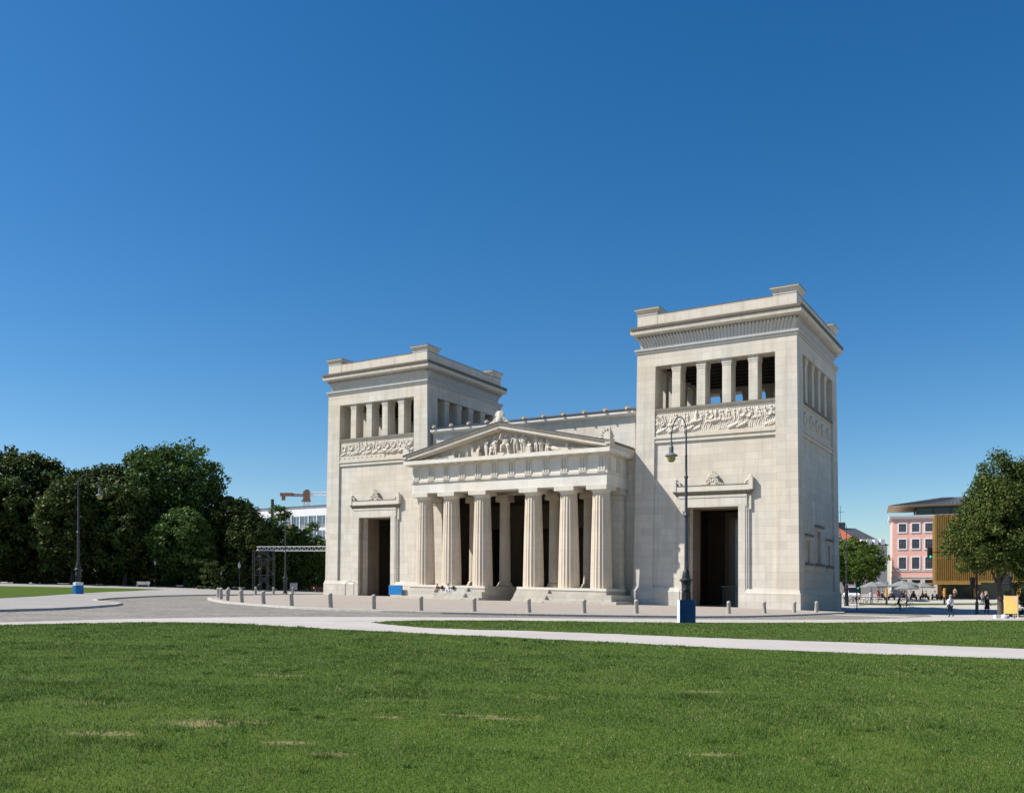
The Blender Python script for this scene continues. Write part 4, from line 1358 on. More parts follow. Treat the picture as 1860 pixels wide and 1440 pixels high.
def grass(name, poly, bands, seed, tufts=0):
    rg = np.random.RandomState(seed)
    PX, PY = [], []
    for y0, y1, dens in bands:
        n = int((y1 - y0) * (2 * 0.66 * y1 + 4) * dens)
        Y = rg.uniform(y0, y1, n); X = rg.uniform(-1, 1, n) * (0.66 * y1 + 2)
        k = (np.abs(X) < 0.66 * Y + 1.5) & inside(poly, X, Y)
        PX.append(X[k]); PY.append(Y[k])
    X = np.concatenate(PX); Y = np.concatenate(PY)
    # thinner and strawy where worn, lush clumps elsewhere
    n1 = vnoise(X, Y * 0.35, 3.4, 21) + 0.6 * vnoise(X, Y * 0.35, 9.0, 22)
    dry = np.full(len(X), -9.0)
    for cx, cy, rx, ry in ((-3.5, 10.1, .75, .36), (-3.05, 10.25, .5, .25), (-2.35, 9.0, .45, .2), (-1.5, 10.9, .35, .2), (-0.1, 11.0, .6, .25), (-0.5, 11.2, .6, .2), (-1.7, 8.45, .45, .25), (-4.3, 9.3, .6, .25), (3.2, 14.5, .6, .25), (-4.2, 15.5, 1.0, .3), (2.0, 8.9, .4, .2), (-4.9, 8.0, .5, .25), (-2.6, 7.6, .5, .2), (-5.6, 11.5, .8, .3), (-2.0, 12.5, .7, .3), (1.2, 10.2, .5, .25), (0.6, 13.2, .7, .3), (4.4, 9.6, .4, .2), (-0.6, 7.9, .4, .2), (3.0, 11.0, .5, .2), (5.8, 12.8, .6, .25), (-7.5, 14, .8, .3)):
        dry = np.maximum(dry, 1.15 - ((X - cx) / rx) ** 2 - ((Y - cy) / ry) ** 2)
    dry = np.clip(dry + (n1 - 1.0) * 2.6, 0, 1)
    lush = vnoise(X, Y, 1.1, 5) * 0.45 + vnoise(X, Y, 3.1, 6) * 0.35 + vnoise(X, Y, 8.0, 7) * 0.3
    k = (rg.rand(len(X)) > 0.62 * dry) & (rg.rand(len(X)) < 0.35 + 1.1 * lush)
    X, Y, lush, dry = X[k], Y[k], lush[k], dry[k]
    T = []                                                 # taller tufts and clover cushions
    if tufts:
        for _ in range(tufts):
            cy = 6.2 * (34 / 6.2) ** rg.rand(); cx = rg.uniform(-1, 1) * (0.62 * cy + 1)
            m_ = int(rg.uniform(25, 90)); q = rg.uniform(0.03, 0.16) * (1 + cy * 0.03)
            T.append(np.stack((cx + rg.normal(0, q, m_), cy + rg.normal(0, q * 0.9, m_), np.full(m_, rg.uniform(0.0, 0.5))), 1))
        T = np.concatenate(T); T = T[inside(poly, T[:, 0], T[:, 1])]
        X = np.concatenate((X, T[:, 0])); Y = np.concatenate((Y, T[:, 1]))
        lush = np.concatenate((lush, np.full(len(T), 1.0))); dry = np.concatenate((dry, np.zeros(len(T))))
    n = len(X)
    wd = np.maximum(0.0055, 0.00075 * Y) * rg.uniform(0.7, 1.4, n)
    tall = np.clip(vnoise(X, Y, 0.7, 9) * 1.3 - 0.15, 0.3, 1.2)
    ht = (0.014 + 0.034 * tall * lush ** 1.3) * rg.uniform(0.6, 1.5, n) * (1 + 0.012 * Y)
    a = rg.uniform(0, 2 * np.pi, n); la = rg.uniform(0, 2 * np.pi, n); ln = rg.uniform(0.1, 0.9, n) * ht
    z = ground_z(X, Y) + 0.012
    V = np.zeros((n, 3, 3))
    V[:, 0] = np.stack((X - np.cos(a) * wd / 2, Y - np.sin(a) * wd / 2, z - 0.004), 1)
    V[:, 1] = np.stack((X + np.cos(a) * wd / 2, Y + np.sin(a) * wd / 2, z - 0.004), 1)
    V[:, 2] = np.stack((X + np.cos(la) * ln, Y + np.sin(la) * ln, z + ht), 1)
    if tufts:
        V[-len(T):, 2, 2] += rg.uniform(0.0, 0.018, len(T))
    F = np.arange(n * 3).reshape(n, 3)
    big = 0.10 + vnoise(X, Y, 0.33, 12) * 0.12 + vnoise(X, Y * 0.5, 1.7, 13) * 0.22
    big = big + (vnoise(X, Y * 0.5, 5.0, 31) - 0.5) * 0.36 + (lush - 0.55) * -0.22
    tint = np.clip(rg.beta(1.3, 2.2, n) * 0.98 + big - 0.20, 0, 0.92)
    tint = np.where(rg.rand(n) < 0.55 * dry, rg.uniform(0.9, 1.0, n), tint)
    tint = np.where(rg.rand(n) < 0.025, 1.0, tint)
    tint = np.where(rg.rand(n) < 0.055, rg.uniform(0.82, 0.95, n), tint)
    if tufts:
        tint[-len(T):] = np.clip(T[:, 2] + rg.normal(0, 0.08, len(T)), 0, 0.9)
    o = np_mesh(name, V.reshape(-1, 3), F, 'blades', tint)
    return tag(o, 'short mown grass of the lawn', 'grass', None, 'stuff')
grass('grass', LAWN_FRONT, [(5.5, 9, 2600), (9, 14, 1700), (14, 22, 800), (22, 36, 330)], 1, 450)
grass('grass', LAWN_MID, [(29, 45, 170), (45, 75, 70)], 2)

# ------------------------------------------------------------------ trees and hedges
def leaf_mat(name, stops, trans=0.25):
    m, nt, p = new_mat(name)
    a = N(nt, "ShaderNodeAttribute", attribute_name='tint')
    col = ramp(nt, a.outputs["Fac"], stops)
    nt.links.new(col, p.inputs["Base Color"])
    p.inputs["Roughness"].default_value = 0.5; p.inputs["Specular IOR Level"].default_value = 0.12
    tr = N(nt, "ShaderNodeBsdfTranslucent"); nt.links.new(col, tr.inputs[0])
    mx = N(nt, "ShaderNodeMixShader"); mx.inputs[0].default_value = trans
    nt.links.new(p.outputs[0], mx.inputs[1]); nt.links.new(tr.outputs[0], mx.inputs[2])
    nt.links.new(mx.outputs[0], nt.nodes["Material Output"].inputs[0])
    return m
MAT['leaf_dark'] = leaf_mat('dark maple foliage', [(0, (0.024, 0.042, 0.010)), (0.5, (0.052, 0.082, 0.019)), (0.85, (0.095, 0.125, 0.030)), (1, (0.14, 0.125, 0.035))])
MAT['leaf_mid'] = leaf_mat('green ash foliage', [(0, (0.032, 0.066, 0.014)), (0.5, (0.068, 0.122, 0.028)), (1, (0.120, 0.18, 0.045))])
MAT['leaf_fresh'] = leaf_mat('fresh green foliage', [(0, (0.045, 0.085, 0.012)), (0.5, (0.080, 0.135, 0.022)), (1, (0.15, 0.20, 0.035))])
MAT['leaf_near'] = leaf_mat('horse chestnut foliage', [(0, (0.034, 0.058, 0.013)), (0.5, (0.074, 0.108, 0.024)), (0.85, (0.120, 0.155, 0.036)), (1, (0.19, 0.14, 0.045))])

def leaves(rg, C, r, per, size, flat=0.35):
    """C (n,3) clump centres, r (n,) radii -> quads"""
    n = len(C) * per
    c = np.repeat(C, per, 0); rr = np.repeat(r, per)
    d = rg.normal(size=(n, 3)); d /= np.linalg.norm(d, axis=1)[:, None]
    rad = rr * rg.uniform(0.15, 1, n) ** 0.45
    P = c + d * rad[:, None] * np.array((1, 1, 0.75))
    nm = d * 0.7 + rg.normal(size=(n, 3)) * 0.55 + np.array((0, 0, flat))
    nm /= np.linalg.norm(nm, axis=1)[:, None]
    t = np.cross(nm, rg.normal(size=(n, 3))); t /= np.linalg.norm(t, axis=1)[:, None]
    b = np.cross(nm, t)
    s = size * rg.uniform(0.6, 1.35, n)
    V = np.zeros((n, 4, 3))
    V[:, 0] = P - t * s[:, None] * 0.5
    V[:, 1] = P + b * s[:, None] * 0.38 - nm * s[:, None] * 0.08
    V[:, 2] = P + t * s[:, None] * 0.5
    V[:, 3] = P - b * s[:, None] * 0.38 - nm * s[:, None] * 0.08
    tint = np.clip(np.repeat(rg.uniform(0.15, 0.7, len(C)), per) + rg.normal(0, 0.16, n), 0, 0.95)
    tint = np.where(rg.rand(n) < 0.012, 1.0, tint)
    return V.reshape(-1, 3), np.arange(n * 4).reshape(n, 4), tint

def crown_points(rg, n, rx, rz, zc, lumps=14, low=-0.9, inner=0.35, amp=(0.80, 0.26, 11)):
    d = rg.normal(size=(n * 3, 3)); d /= np.linalg.norm(d, axis=1)[:, None]
    d = d[d[:, 2] > low][:n]; n = len(d)
    L = rg.normal(size=(lumps, 3)); L /= np.linalg.norm(L, axis=1)[:, None]
    bulge = np.max(np.exp(-amp[2] * (1 - d @ L.T)), axis=1)
    f = amp[0] + amp[1] * bulge + rg.normal(0, 0.04, n)
    f *= np.where(rg.rand(n) < inner, rg.uniform(0.35, 0.9, n), rg.uniform(0.9, 1.04, n))
    return d * f[:, None] * np.array((rx, rx, rz)) + np.array((0, 0, zc))

def trunk_mb(rg, h, r, zc, rx, rz, limbs=7):
    mb = MB()
    lean = rg.uniform(-0.3, 0.3, 2)
    path = [(0, 0, -0.4), (0, 0, 0.3), (lean[0] * .3, lean[1] * .3, h * 0.5), (lean[0], lean[1], h), (lean[0] * 1.3, lean[1] * 1.3, zc + rz * 0.4)]
    mb.tube(path, [r * 1.5, r * 1.1, r * 0.9, r * 0.75, r * 0.2], 10)
    for i in range(limbs):
        a = 2 * math.pi * (i + rg.rand() * 0.6) / limbs
        z0 = h * rg.uniform(0.75, 1.1)
        p1 = (math.cos(a) * rx * 0.4, math.sin(a) * rx * 0.4, z0 + (zc - z0) * 0.7 + rg.uniform(0, 1))
        p2 = (math.cos(a + .2) * rx * 0.78, math.sin(a + .2) * rx * 0.78, zc + rg.uniform(-0.3, 0.5) * rz)
        mb.tube([(lean[0], lean[1], z0), p1, p2], [r * 0.45, r * 0.28, r * 0.06], 7)
    return mb

def make_tree(name, seed, rx, rz, zc, th, tr, mat, nc, per, size, low=-0.9, cr=1.1, lumps=9, amp=(0.80, 0.26, 11)):
    rg = np.random.RandomState(seed)
    C = crown_points(rg, nc, rx, rz, zc, lumps, low, 0.35, amp)
    V, F, t = leaves(rg, C, rg.uniform(0.6, 1.25, len(C)) * cr, per, size)
    root = thing(name, None, None)
    np_mesh('crown', V, F, mat, t, root)
    trunk_mb(rg, th, tr, zc, rx, rz).build('trunk', 'bark', root, None, 60)
    return root

def put(o, label, cat, x, y, rz=0.0, sc=1.0, group=None, sz=None, dz=0.0):
    o.location = (x, y, gz(x, y) + dz); o.rotation_euler = (0, 0, rz); o.scale = (sc, sc, sz or sc)
    return tag(o, label, cat, group)

PARK = 'trees of the park behind the lawn'
A = make_tree('broadleaf_tree', 1, 8.2, 10.5, 12.0, 4, .45, 'leaf_dark', 560, 60, .52, -0.99, 1.4)
B = make_tree('broadleaf_tree', 2, 7.6, 8.6, 12.6, 5, .45, 'leaf_mid', 560, 64, .42, -0.9, 1.3, 14)
Ct = make_tree('broadleaf_tree', 3, 5.6, 7.0, 8.0, 3, .32, 'leaf_dark', 380, 60, .44, -0.99, 1.15)
Dt = make_tree('broadleaf_tree', 4, 3.9, 5.6, 6.4, 2.5, .24, 'leaf_mid', 300, 56, .36, -0.99, .9)

Et = make_tree('broadleaf_tree', 5, 5.4, 6.4, 6.6, 2.0, .26, 'leaf_mid', 420, 60, .40, -0.99, 1.1, 7, (0.66, 0.42, 7))

# placements of the park trees, one label each
put(A, 'tallest dark tree at the left edge of the park, its top above the others', 'tree', -84.5, 150, 0.3, 1.06, PARK)
put(copy_tree(A), 'dark round tree in the dip between the left edge tree and the lamp post', 'tree', -76.0, 153, 2.1, 0.90, PARK)
put(copy_tree(A), 'dark tree rising straight behind the tall lamp post on the left lawn', 'tree', -68.5, 152, 4.0, 0.98, PARK)
put(B, 'largest bright green feathery tree in the middle of the park', 'tree', -59.8, 154, 0.0, 1.19, PARK)
put(Et, 'soft green hanging tree low in front of the big feathery tree', 'tree', -53.5, 144, 2.4, 1.12, PARK)
put(copy_tree(A), 'dark tree with a pointed top right of the feathery tree', 'tree', -49.3, 152, 1.3, 0.76, PARK)
put(Ct, 'dark dense tree leaning over the gap in the hedge', 'tree', -63.0, 143, 1.0, 1.10, PARK)
put(copy_tree(Ct), 'dark tree between the lamp post and the hedge gap', 'tree', -70.5, 141, 2.6, 1.15, PARK)
put(copy_tree(Ct), 'dark low tree at the left rim of the picture in front of the tallest one', 'tree', -82.5, 141, 3.9, 1.15, PARK)
put(copy_tree(Ct), 'dark bushy tree behind the scaffold tower', 'tree', -44.8, 149, 5.1, 0.86, PARK)
put(Dt, 'smaller green tree left of the scaffold tower under the white building', 'tree', -46.6, 156, 0.4, 1.13, PARK)
put(copy_tree(Dt), 'small green tree with twin tops in front of the white building', 'tree', -41.6, 157, 1.9, 1.18, PARK)
put(copy_tree(Dt), 'small green tree under the white truss beside the gateway', 'tree', -36.6, 159, 3.1, 0.98, PARK)
put(copy_tree(Dt), 'small green tree half hidden by the gateway corner', 'tree', -32.2, 163, 4.4, 0.95, PARK)

def hedge(name, label, pts, w, h, seed, mat='leaf_dark', size=.26, dens=42, rad=(.35, .6)):
    rg = np.random.RandomState(seed)
    Cs = []
    for (x0, y0), (x1, y1) in zip(pts[:-1], pts[1:]):
        L = math.hypot(x1 - x0, y1 - y0); n = int(L * h * w * 1.1)
        t = rg.rand(n); o = rg.uniform(-w / 2, w / 2, n); z = rg.uniform(0.0, h, n)
        nx, ny = -(y1 - y0) / L, (x1 - x0) / L
        X = x0 + (x1 - x0) * t + nx * o; Y = y0 + (y1 - y0) * t + ny * o
        Cs.append(np.stack((X, Y, ground_z(X, Y) + z), 1))
    C = np.concatenate(Cs)
    V, F, t = leaves(rg, C, rg.uniform(*rad, len(C)), dens, size, .2)
    o0 = C.mean(0); o0[2] = gz(*o0[:2])
    o = np_mesh(name, V - o0, F, mat, t, None, tuple(o0))
    return tag(o, label, 'hedge')
hedge('hedge', 'clipped dark green hedge behind the bollards left of the gateway', [(-47.3, 133.5), (-44.5, 143), (-40.5, 156), (-36.0, 171)], 2.2, 4.6, 3)
hedge('hedge', 'shaded hedge at the back of the left lawn', [(-112, 139), (-96, 143), (-74, 146.5), (-60.5, 146.5), (-49, 150)], 2.6, 4.6, 4, size=.36, dens=40)

hedge('woodland_edge', 'dark wall of undergrowth filling the gaps behind the park trees', [(-150, 150), (-110, 172), (-60, 178), (-36, 182)], 4.0, 9.0, 14, size=.8, dens=30, rad=(.6, 1.2))

# big chestnut at the right edge and the trees behind it
near_t = make_tree('chestnut_tree', 21, 4.5, 5.7, 8.7, 3.2, .28, 'leaf_near', 700, 120, .20, -0.95, .92, 9, (0.66, 0.44, 8))
put(near_t, 'big chestnut tree spreading over the gold building near the right edge', 'tree', 45.6, 82.0, 1.6, 1.0)
put(copy_tree(near_t), 'chestnut tree cut by the right edge of the picture', 'tree', 53.0, 89.0, 2.9, 1.08)
iv = np.random.RandomState(8)
Cv = np.stack((iv.normal(0, .55, 60), iv.normal(0, .4, 60), iv.uniform(.2, 5.5, 60)), 1)
V, F, t = leaves(iv, Cv, iv.uniform(.3, .6, 60), 70, .17)
o = np_mesh('ivy_bush', V, F, 'leaf_dark', t, None, (49.6, 84.4, gz(49.6, 84.4)))
tag(o, 'dark ivy thicket round the trunk at the right edge', 'bush')
STREET = 'street trees far behind the plaza'
Ft = make_tree('street_tree', 31, 4.6, 4.4, 6.6, 2.2, .25, 'leaf_fresh', 190, 50, .36, -0.8, .95, 12)
put(Ft, 'light green tree right of the red tiled roof, against the pink building', 'tree', 68.0, 173, 0.2, 1.05, STREET)
put(copy_tree(Ft), 'light green tree below the red tiled roof', 'tree', 63.6, 168, 2.0, 0.92, STREET)
put(copy_tree(Ft), 'light green tree in front of the cream house by the gateway edge', 'tree', 57.5, 165, 3.6, 0.86, STREET)
put(copy_tree(Ft), 'light green tree behind the cafe parasols', 'tree', 64.5, 163, 5.0, 0.78, STREET)

# ------------------------------------------------------------------ bollards
bo = MB()
bo.lathe([(.165, -.25), (.165, 0.0), (.135, .76), (.15, .78), (.155, .84), (.13, .90), (.06, .945), (0, .955)], 20)
b0 = bo.build('bollard', 'granite', None, None, 40)
spots = [(-26.96, 80.78), (-24.57, 74.17), (-22.6, 69.81), (-19.84, 64.52), (-17.37, 61.38), (-14.69, 58.5), (-11.69, 56.56), (-8.7, 55.16), (-5.66, 54.48), (-2.39, 55.23), (1.06, 55.6), (4.65, 56.96), (8.41, 59.55), (15.94, 64.68), (19.78, 68.91), (23.74, 73.99), (26.86, 77.63),
         (-28.3, 85.51), (-29.71, 92.14), (-30.07, 97.2), (-30.2, 103.51), (-29.53, 108.9), (-29.04, 116.52)]
labels = ['at the tip of the paved island, leftmost along the front kerb', 'second from the tip of the paved island', 'third from the tip of the paved island along the front kerb',
          'fourth from the island tip, in line with the small lantern', 'fifth from the island tip, before the scaffold tower', 'sixth from the island tip, under the white truss',
          'in front of the far tower corner', 'in front of the far tower doorway', 'in front of the blue sign board', 'in front of the third column', 'in front of the fourth column',
          'in front of the last portico column', 'just left of the tall blue-footed lamp post', 'in front of the nearer doorway, right of the lamp post',
          'in front of the right wall of the nearer tower', 'close to the nearer tower corner', 'before the shaded flank of the nearer tower, rightmost of all',
          'on the back edge of the island, nearest its tip', 'on the back edge of the island, second from its tip', 'on the back edge of the island, third from its tip',
          'on the back edge of the island, left of the scaffold tower', 'on the back edge of the island, right of the scaffold tower', 'on the back edge of the island beside the grey bin']
rb = random.Random(9)
for i, ((x, y), l) in enumerate(zip(spots, labels)):
    o = b0 if i == 0 else b0.copy()
    if i: COL.objects.link(o)
    o.location = (x, y, gz(x, y) + 0.115)
    o.rotation_euler = (R(rb.uniform(-2, 2)), R(rb.uniform(-2.5, 2.5)), rb.uniform(0, 6))
    s = rb.uniform(.95, 1.06); o.scale = (s, s, s * rb.uniform(.94, 1.02))
    tag(o, 'grey granite bollard ' + l, 'bollard', 'granite bollards round the paved island')

# ------------------------------------------------------------------ tall arc lamps
def arc_lamp():
    root = thing('street_lamp', None, None)
    b = MB()
    b.lathe([(.30, -.3), (.30, .2), (.27, .3), (.24, .5), (.22, 1.2), (.225, 1.7), (.26, 1.76), (.24, 1.82), (.25, 2.1), (.28, 2.2)], 24)
    for i in range(12):
        a = 2 * math.pi * i / 12
        b.tube([(.235 * math.cos(a), .235 * math.sin(a), .5), (.222 * math.cos(a), .222 * math.sin(a), 1.65)], .022, 5)
    b.lathe([(.28, 2.2), (.36, 2.24), (.37, 2.27), (.24, 2.38), (.21, 2.4), (.22, 2.5), (.185, 2.6), (.19, 2.68), (.13, 2.78), (.12, 2.84), (.10, 2.9)], 24)
    b.tube([(-.12, 0, 2.82), (-.17, 0, 3.0), (-.10, 0, 3.25)], [.03, .05, .012], 6)
    b.build('pedestal', 'black_iron', root, None, 35)
    p = MB()
    p.lathe([(.10, 2.9), (.095, 4.0), (.085, 5.62), (.14, 5.66), (.15, 5.74), (.09, 5.82), (.08, 5.86), (.075, 7.7), (.11, 7.74), (.11, 7.8), (.068, 7.86), (.062, 8.9), (.078, 8.93), (.055, 8.98), (.045, 10.15)], 14)
    pts = [(0, 0, 10.1)]
    for i in range(15):
        a = math.pi - math.pi * 0.98 * i / 14
        pts.append((.95 + .95 * math.cos(a), 0, 10.15 + 1.0 * math.sin(a)))
    pts.append((1.9, 0, 9.95))
    p.tube(pts, [.034] * len(pts), 8)
    p.tube([(.05, 0, 10.0), (.25, 0, 10.2), (.18, 0, 10.5)], .018, 5)
    p.build('pole', 'pole_iron', root, None, 35)
    h = MB()
    h.lathe([(.03, 10.0), (.075, 9.98), (.08, 9.75), (.11, 9.72), (.13, 9.62), (.125, 9.35), (.15, 9.33), (.30, 9.25), (.36, 9.19), (.36, 9.165), (.2, 9.17)], 20, (1.9, 0, 0))
    h.build('lamp_shade', 'grey_iron', root, None, 35)
    g = MB()
    g.lathe([(.24, 9.17), (.245, 9.05), (.21, 8.92), (.12, 8.83), (0, 8.81)], 20, (1.9, 0, 0))
    g.build('globe', 'globe', root, None, 60)
    return root
lamp = arc_lamp()
LAMPS = 'tall arc street lamps'
put(lamp, 'tall dark arc lamp with a solid blue board round its foot before the nearer tower', 'street lamp', 9.29, 46.9, R(104), 1.0, LAMPS)
lampL = copy_tree(lamp); put(lampL, 'tall arc lamp with a blue and white band round its foot on the left lawn', 'street lamp', -41.2, 83.5, R(8), 1.02, LAMPS, dz=.12)
lampB = copy_tree(lamp); put(lampB, 'arc lamp before the white building, its foot among the hedges', 'street lamp', -31.2, 121, R(-58), 1.02, LAMPS)
lampP = copy_tree(lamp); put(lampP, 'arc lamp just beyond the shaded flank of the nearer tower', 'street lamp', 44.4, 116.7, R(96), 1.0, LAMPS)
bb = MB()
for i in range(4):
    a = i * math.pi / 2
    c = (math.cos(a) * .40, math.sin(a) * .40, .62)
    bb.obox(c, (.03, .76, 1.22), a, 1 if i == 2 else 0)  # left side white: its sunlight is put into the colour
for i in range(4):
    a = math.pi / 4 + i * math.pi / 2
    bb.obox((math.cos(a) * .562, math.sin(a) * .562, .62), (.04, .04, 1.24), a, 0)
o = bb.build('lamp_boarding', ['blue_board', 'white_paint'], None, None, None, (9.29, 46.9, gz(9.29, 46.9)))
tag(o, 'dark blue boarded box with one side coloured pale for sunlight round the lamp foot on the grass edge', 'boarding')
bb = MB()
bb.lathe([(.50, 0), (.50, .78), (.46, .80)], 8, mi=0); bb.lathe([(.47, .8), (.47, 1.08), (.30, 1.1)], 8, mi=1)
o = bb.build('lamp_boarding', ['blue_bright', 'white_paint'], None, None, None, (-41.2, 83.5, gz(-41.2, 83.5) + .13))
tag(o, 'bright blue boarding with a white band round the left lamp foot', 'boarding')

# small gas style lanterns
def lantern():
    root = thing('lantern_post', None, None)
    p = MB(); p.lathe([(.14, -.2), (.14, .3), (.09, .45), (.06, .6), (.05, 2.0), (.07, 2.05), (.045, 2.1), (.04, 3.45), (.09, 3.5), (.04, 3.55)], 12)
    p.box(-.3, .3, -.02, .02, 3.1, 3.14)
    p.build('post', 'black_iron', root, None, 35)
    g = MB(); g.lathe([(.12, 3.55), (.2, 4.05)], 6)
    g.build('glass', 'lantern_glass', root)
    t = MB(); t.lathe([(.26, 4.05), (.22, 4.12), (.1, 4.3), (.06, 4.36), (.08, 4.4), (.03, 4.5), (0, 4.6)], 6)
    t.build('hood', 'grey_iron', root)
    return root
ln = lantern(); LG = 'small park lanterns'
put(ln, 'small lantern on a thin post behind the fourth bollard', 'lantern', -42.1, 135.8, 0.2, 1.0, LG)
put(copy_tree(ln), 'small lantern in the dark gap left of the hedge', 'lantern', -56.3, 138.7, 0.5, 1.0, LG)
put(copy_tree(ln), 'short lantern against the hedge left of the island bollards', 'lantern', -45.0, 136.0, 0.1, .68, LG)
put(copy_tree(ln), 'larger lantern beside the direction sign under the chestnut tree', 'lantern', 47.2, 83.2, 0.9, 1.08, LG)
MAT['ochre'] = plain('orange yellow panel', (0.55, 0.25, 0.035), 0.5, 0, 0.1)
MAT['lilac'] = plain('pale lilac cloth', (0.45, 0.45, 0.55), 0.9, 0, 0.2, 5)
def poster_mat():
    m, nt, p = new_mat('streaked poster print')
    P = N(nt, "ShaderNodeTexCoord").outputs["Object"]
    f = noise(nt, mapping(nt, P, (.8, 1, 4.0)), 1.0, 3)
    nt.links.new(ramp(nt, f, [(0.35, (.62, .34, .22)), (0.5, (.66, .36, .08)), (0.65, (.68, .47, .12))]), p.inputs["Base Color"])
    return m
MAT['poster'] = poster_mat()
MAT['window_pane'] = plain('grey window glass', (0.055, 0.058, 0.075), 0.2, 0, 0.3, 1, 0.5)
MAT['pane_bar'] = plain('grey glazing bars', (0.16, 0.16, 0.18), 0.6)

# ------------------------------------------------------------------ buildings in the distance
MAT['pink'] = plain('pink render', (0.80, 0.455, 0.375), 0.9, 0, 0.06, 1.5)
MAT['cream'] = plain('cream render', (0.62, 0.56, 0.46), 0.9, 0, 0.06, 1.0)
MAT['white_wall'] = plain('white facade panels', (0.72, 0.72, 0.72), 0.7, 0, 0.05, .6)
MAT['gold'] = plain('gold coloured metal bars', (0.30, 0.185, 0.05), 0.5, 0.2, 0.15, 2)
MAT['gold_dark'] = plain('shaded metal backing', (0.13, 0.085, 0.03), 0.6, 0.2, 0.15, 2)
MAT['blueglass'] = plain('bluish office glazing', (0.11, 0.15, 0.19), 0.15, 0, 0.35, .35, 0.6)
MAT['greenglass'] = plain('greenish shop glazing', (0.035, 0.06, 0.055), 0.1, 0, 0.3, .5, 0.6)
MAT['red_tile'] = plain('red roof tiles', (0.42, 0.115, 0.06), 0.85, 0, 0.15, 1.2)
MAT['slate'] = plain('dark slate roof', (0.075, 0.08, 0.095), 0.6, 0, 0.2, 2)
MAT['sand'] = plain('pale stone base', (0.52, 0.48, 0.43), 0.9, 0, 0.12, 2)
MAT['soffit'] = plain('light timber soffit', (0.42, 0.33, 0.23), 0.8)
MAT['orange'] = plain('crane orange', (0.30, 0.15, 0.09), 0.6)
MAT['umbrella'] = plain('grey parasol cloth', (0.19, 0.20, 0.20), 0.9, 0, 0.08)

# pink building with a set back glass storey
pk = thing('pink_building', 'pink four storey building with white framed windows and a flat hipped metal roof', 'building', (73.55, 170, 0.0), R(-22))
m = MB(); m.box(0, 22, 0, 16, 3.8, 14.9); m.build('wall', 'pink', pk)
m = MB(); m.box(-.03, 22, -.03, 16, -1, 3.6); m.build('ground_floor', 'sand', pk)
m = MB(); m.box(-.08, 22, -.1, 16, 3.6, 3.8); m.box(-.06, 22, -.07, 16, 4.75, 4.95); m.build('string_course', 'sand', pk)
m = MB(); m.prism([(-.05, 14.9), (-.5, 15.3), (-.55, 15.55), (2, 15.55), (2, 14.9)], 'x', -.55, 22); m.box(-.55, 2, -.5, 16, 15.3, 15.56); m.build('cornice', 'white_paint', pk)
for i in range(8):
    x0 = 1.27 + 2.15 * i + (0.28 if i else 0) * 0 + 0.0
    x0 = 1.16 + 2.30 * i
    for z0, z1 in ((5.3, 7.5), (9.2, 10.95), (12.4, 13.95)):
        w = MB()
        for a, b, c, d in ((-.22, 0, z0 - .25, z1 + .22), (1.26, 1.48, z0 - .25, z1 + .22), (0, 1.26, z1, z1 + .22), (0, 1.26, z0 - .25, z0)):
            w.box(x0 + a, x0 + b, -.09, 0.02, c, d)
        f = w.build('window', 'white_paint', pk)
        g = MB(); g.box(x0, x0 + 1.26, -.035, -.01, z0, z1)
        for k in (1, 2): g.box(x0 + k * .42 - .02, x0 + k * .42 + .02, -.05, -.035, z0, z1, 1)
        g.box(x0, x0 + 1.26, -.05, -.036, z0 + (z1 - z0) * .6, z0 + (z1 - z0) * .6 + .04, 1)
        g.build('pane', ['window_pane', 'pane_bar'], f)
    g = MB(); g.box(x0 - .05, x0 + 1.41, -.06, -.03, 1.9, 3.2); g.build('window', 'dark_glass', pk)
m = MB(); m.box(4.4, 20, 3.2, 14, 15.5, 17.6); m.build('glass_storey', 'greenglass', pk)
m = MB()
for i in range(6): m.box(4.3 + 3.0 * i, 4.45 + 3.0 * i, 3.05, 3.19, 15.5, 17.6)
m.box(3.9, 4.2, 3.0, 3.3, 15.5, 17.4)
m.build('mullion', 'slate', pk)
m = MB(); m.hexa([(-.7, -.8, 17.5), (22.5, -.8, 17.5), (22.5, 17, 17.5), (-.7, 17, 17.5), (9, 6.2, 19.3), (14, 6.2, 19.3), (14, 9.5, 19.3), (9, 9.5, 19.3)])
for i in range(30):
    x = -.2 + .75 * i; m.tube([(x, -.8, 17.55), (9 + 5 * min(1, max(0, (x + .7) / 23)), 6.2, 19.33)], .05, 4)
m.build('roof', 'slate', pk)
m = MB(); m.hexa([(2.2, 1.6, 17.28), (21, 1.6, 17.28), (21, 15, 17.28), (2.2, 15, 17.28), (-.68, -.78, 17.49), (22.45, -.78, 17.49), (22.45, 16.9, 17.49), (-.68, 16.9, 17.49)])
m.build('soffit', 'soffit', pk)

# gold clad annexe
gd = thing('gold_building', 'annexe clad in upright gold coloured bars above a glazed ground floor', 'building', (65.5, 136, 0.0), R(-24))
m = MB(); m.box(0, 20, 0.1, 12, 2.6, 12.95); m.build('wall', 'gold_dark', gd)
m = MB()
for i in range(76):
    x = .06 + .26 * i
    m.box(x, x + .12, -.08, .1, 2.75, 12.8 if i % 3 else 13.1)
m.box(0, 20, -.05, .09, 6.2, 6.35); m.box(0, 20, -.12, .1, 2.45, 2.75)
for i in range(46):
    y = .1 + .26 * i; m.box(-.1, .0, y, y + .12, 2.6, 13.0)
m.build('cladding', 'gold', gd)
m = MB(); m.box(.6, 20, 1.5, 1.6, -1, 2.45); m.build('shop_window', 'greenglass', gd)
m = MB()
for x in (.3, 5.2, 11.0): m.box(x, x + .55, .1, .6, -1, 2.45)
m.build('pillar', 'gold', gd)
m = MB(); m.box(-5.4, 6, -3.6, .05, 2.15, 2.42); m.build('canopy', 'gold', gd)

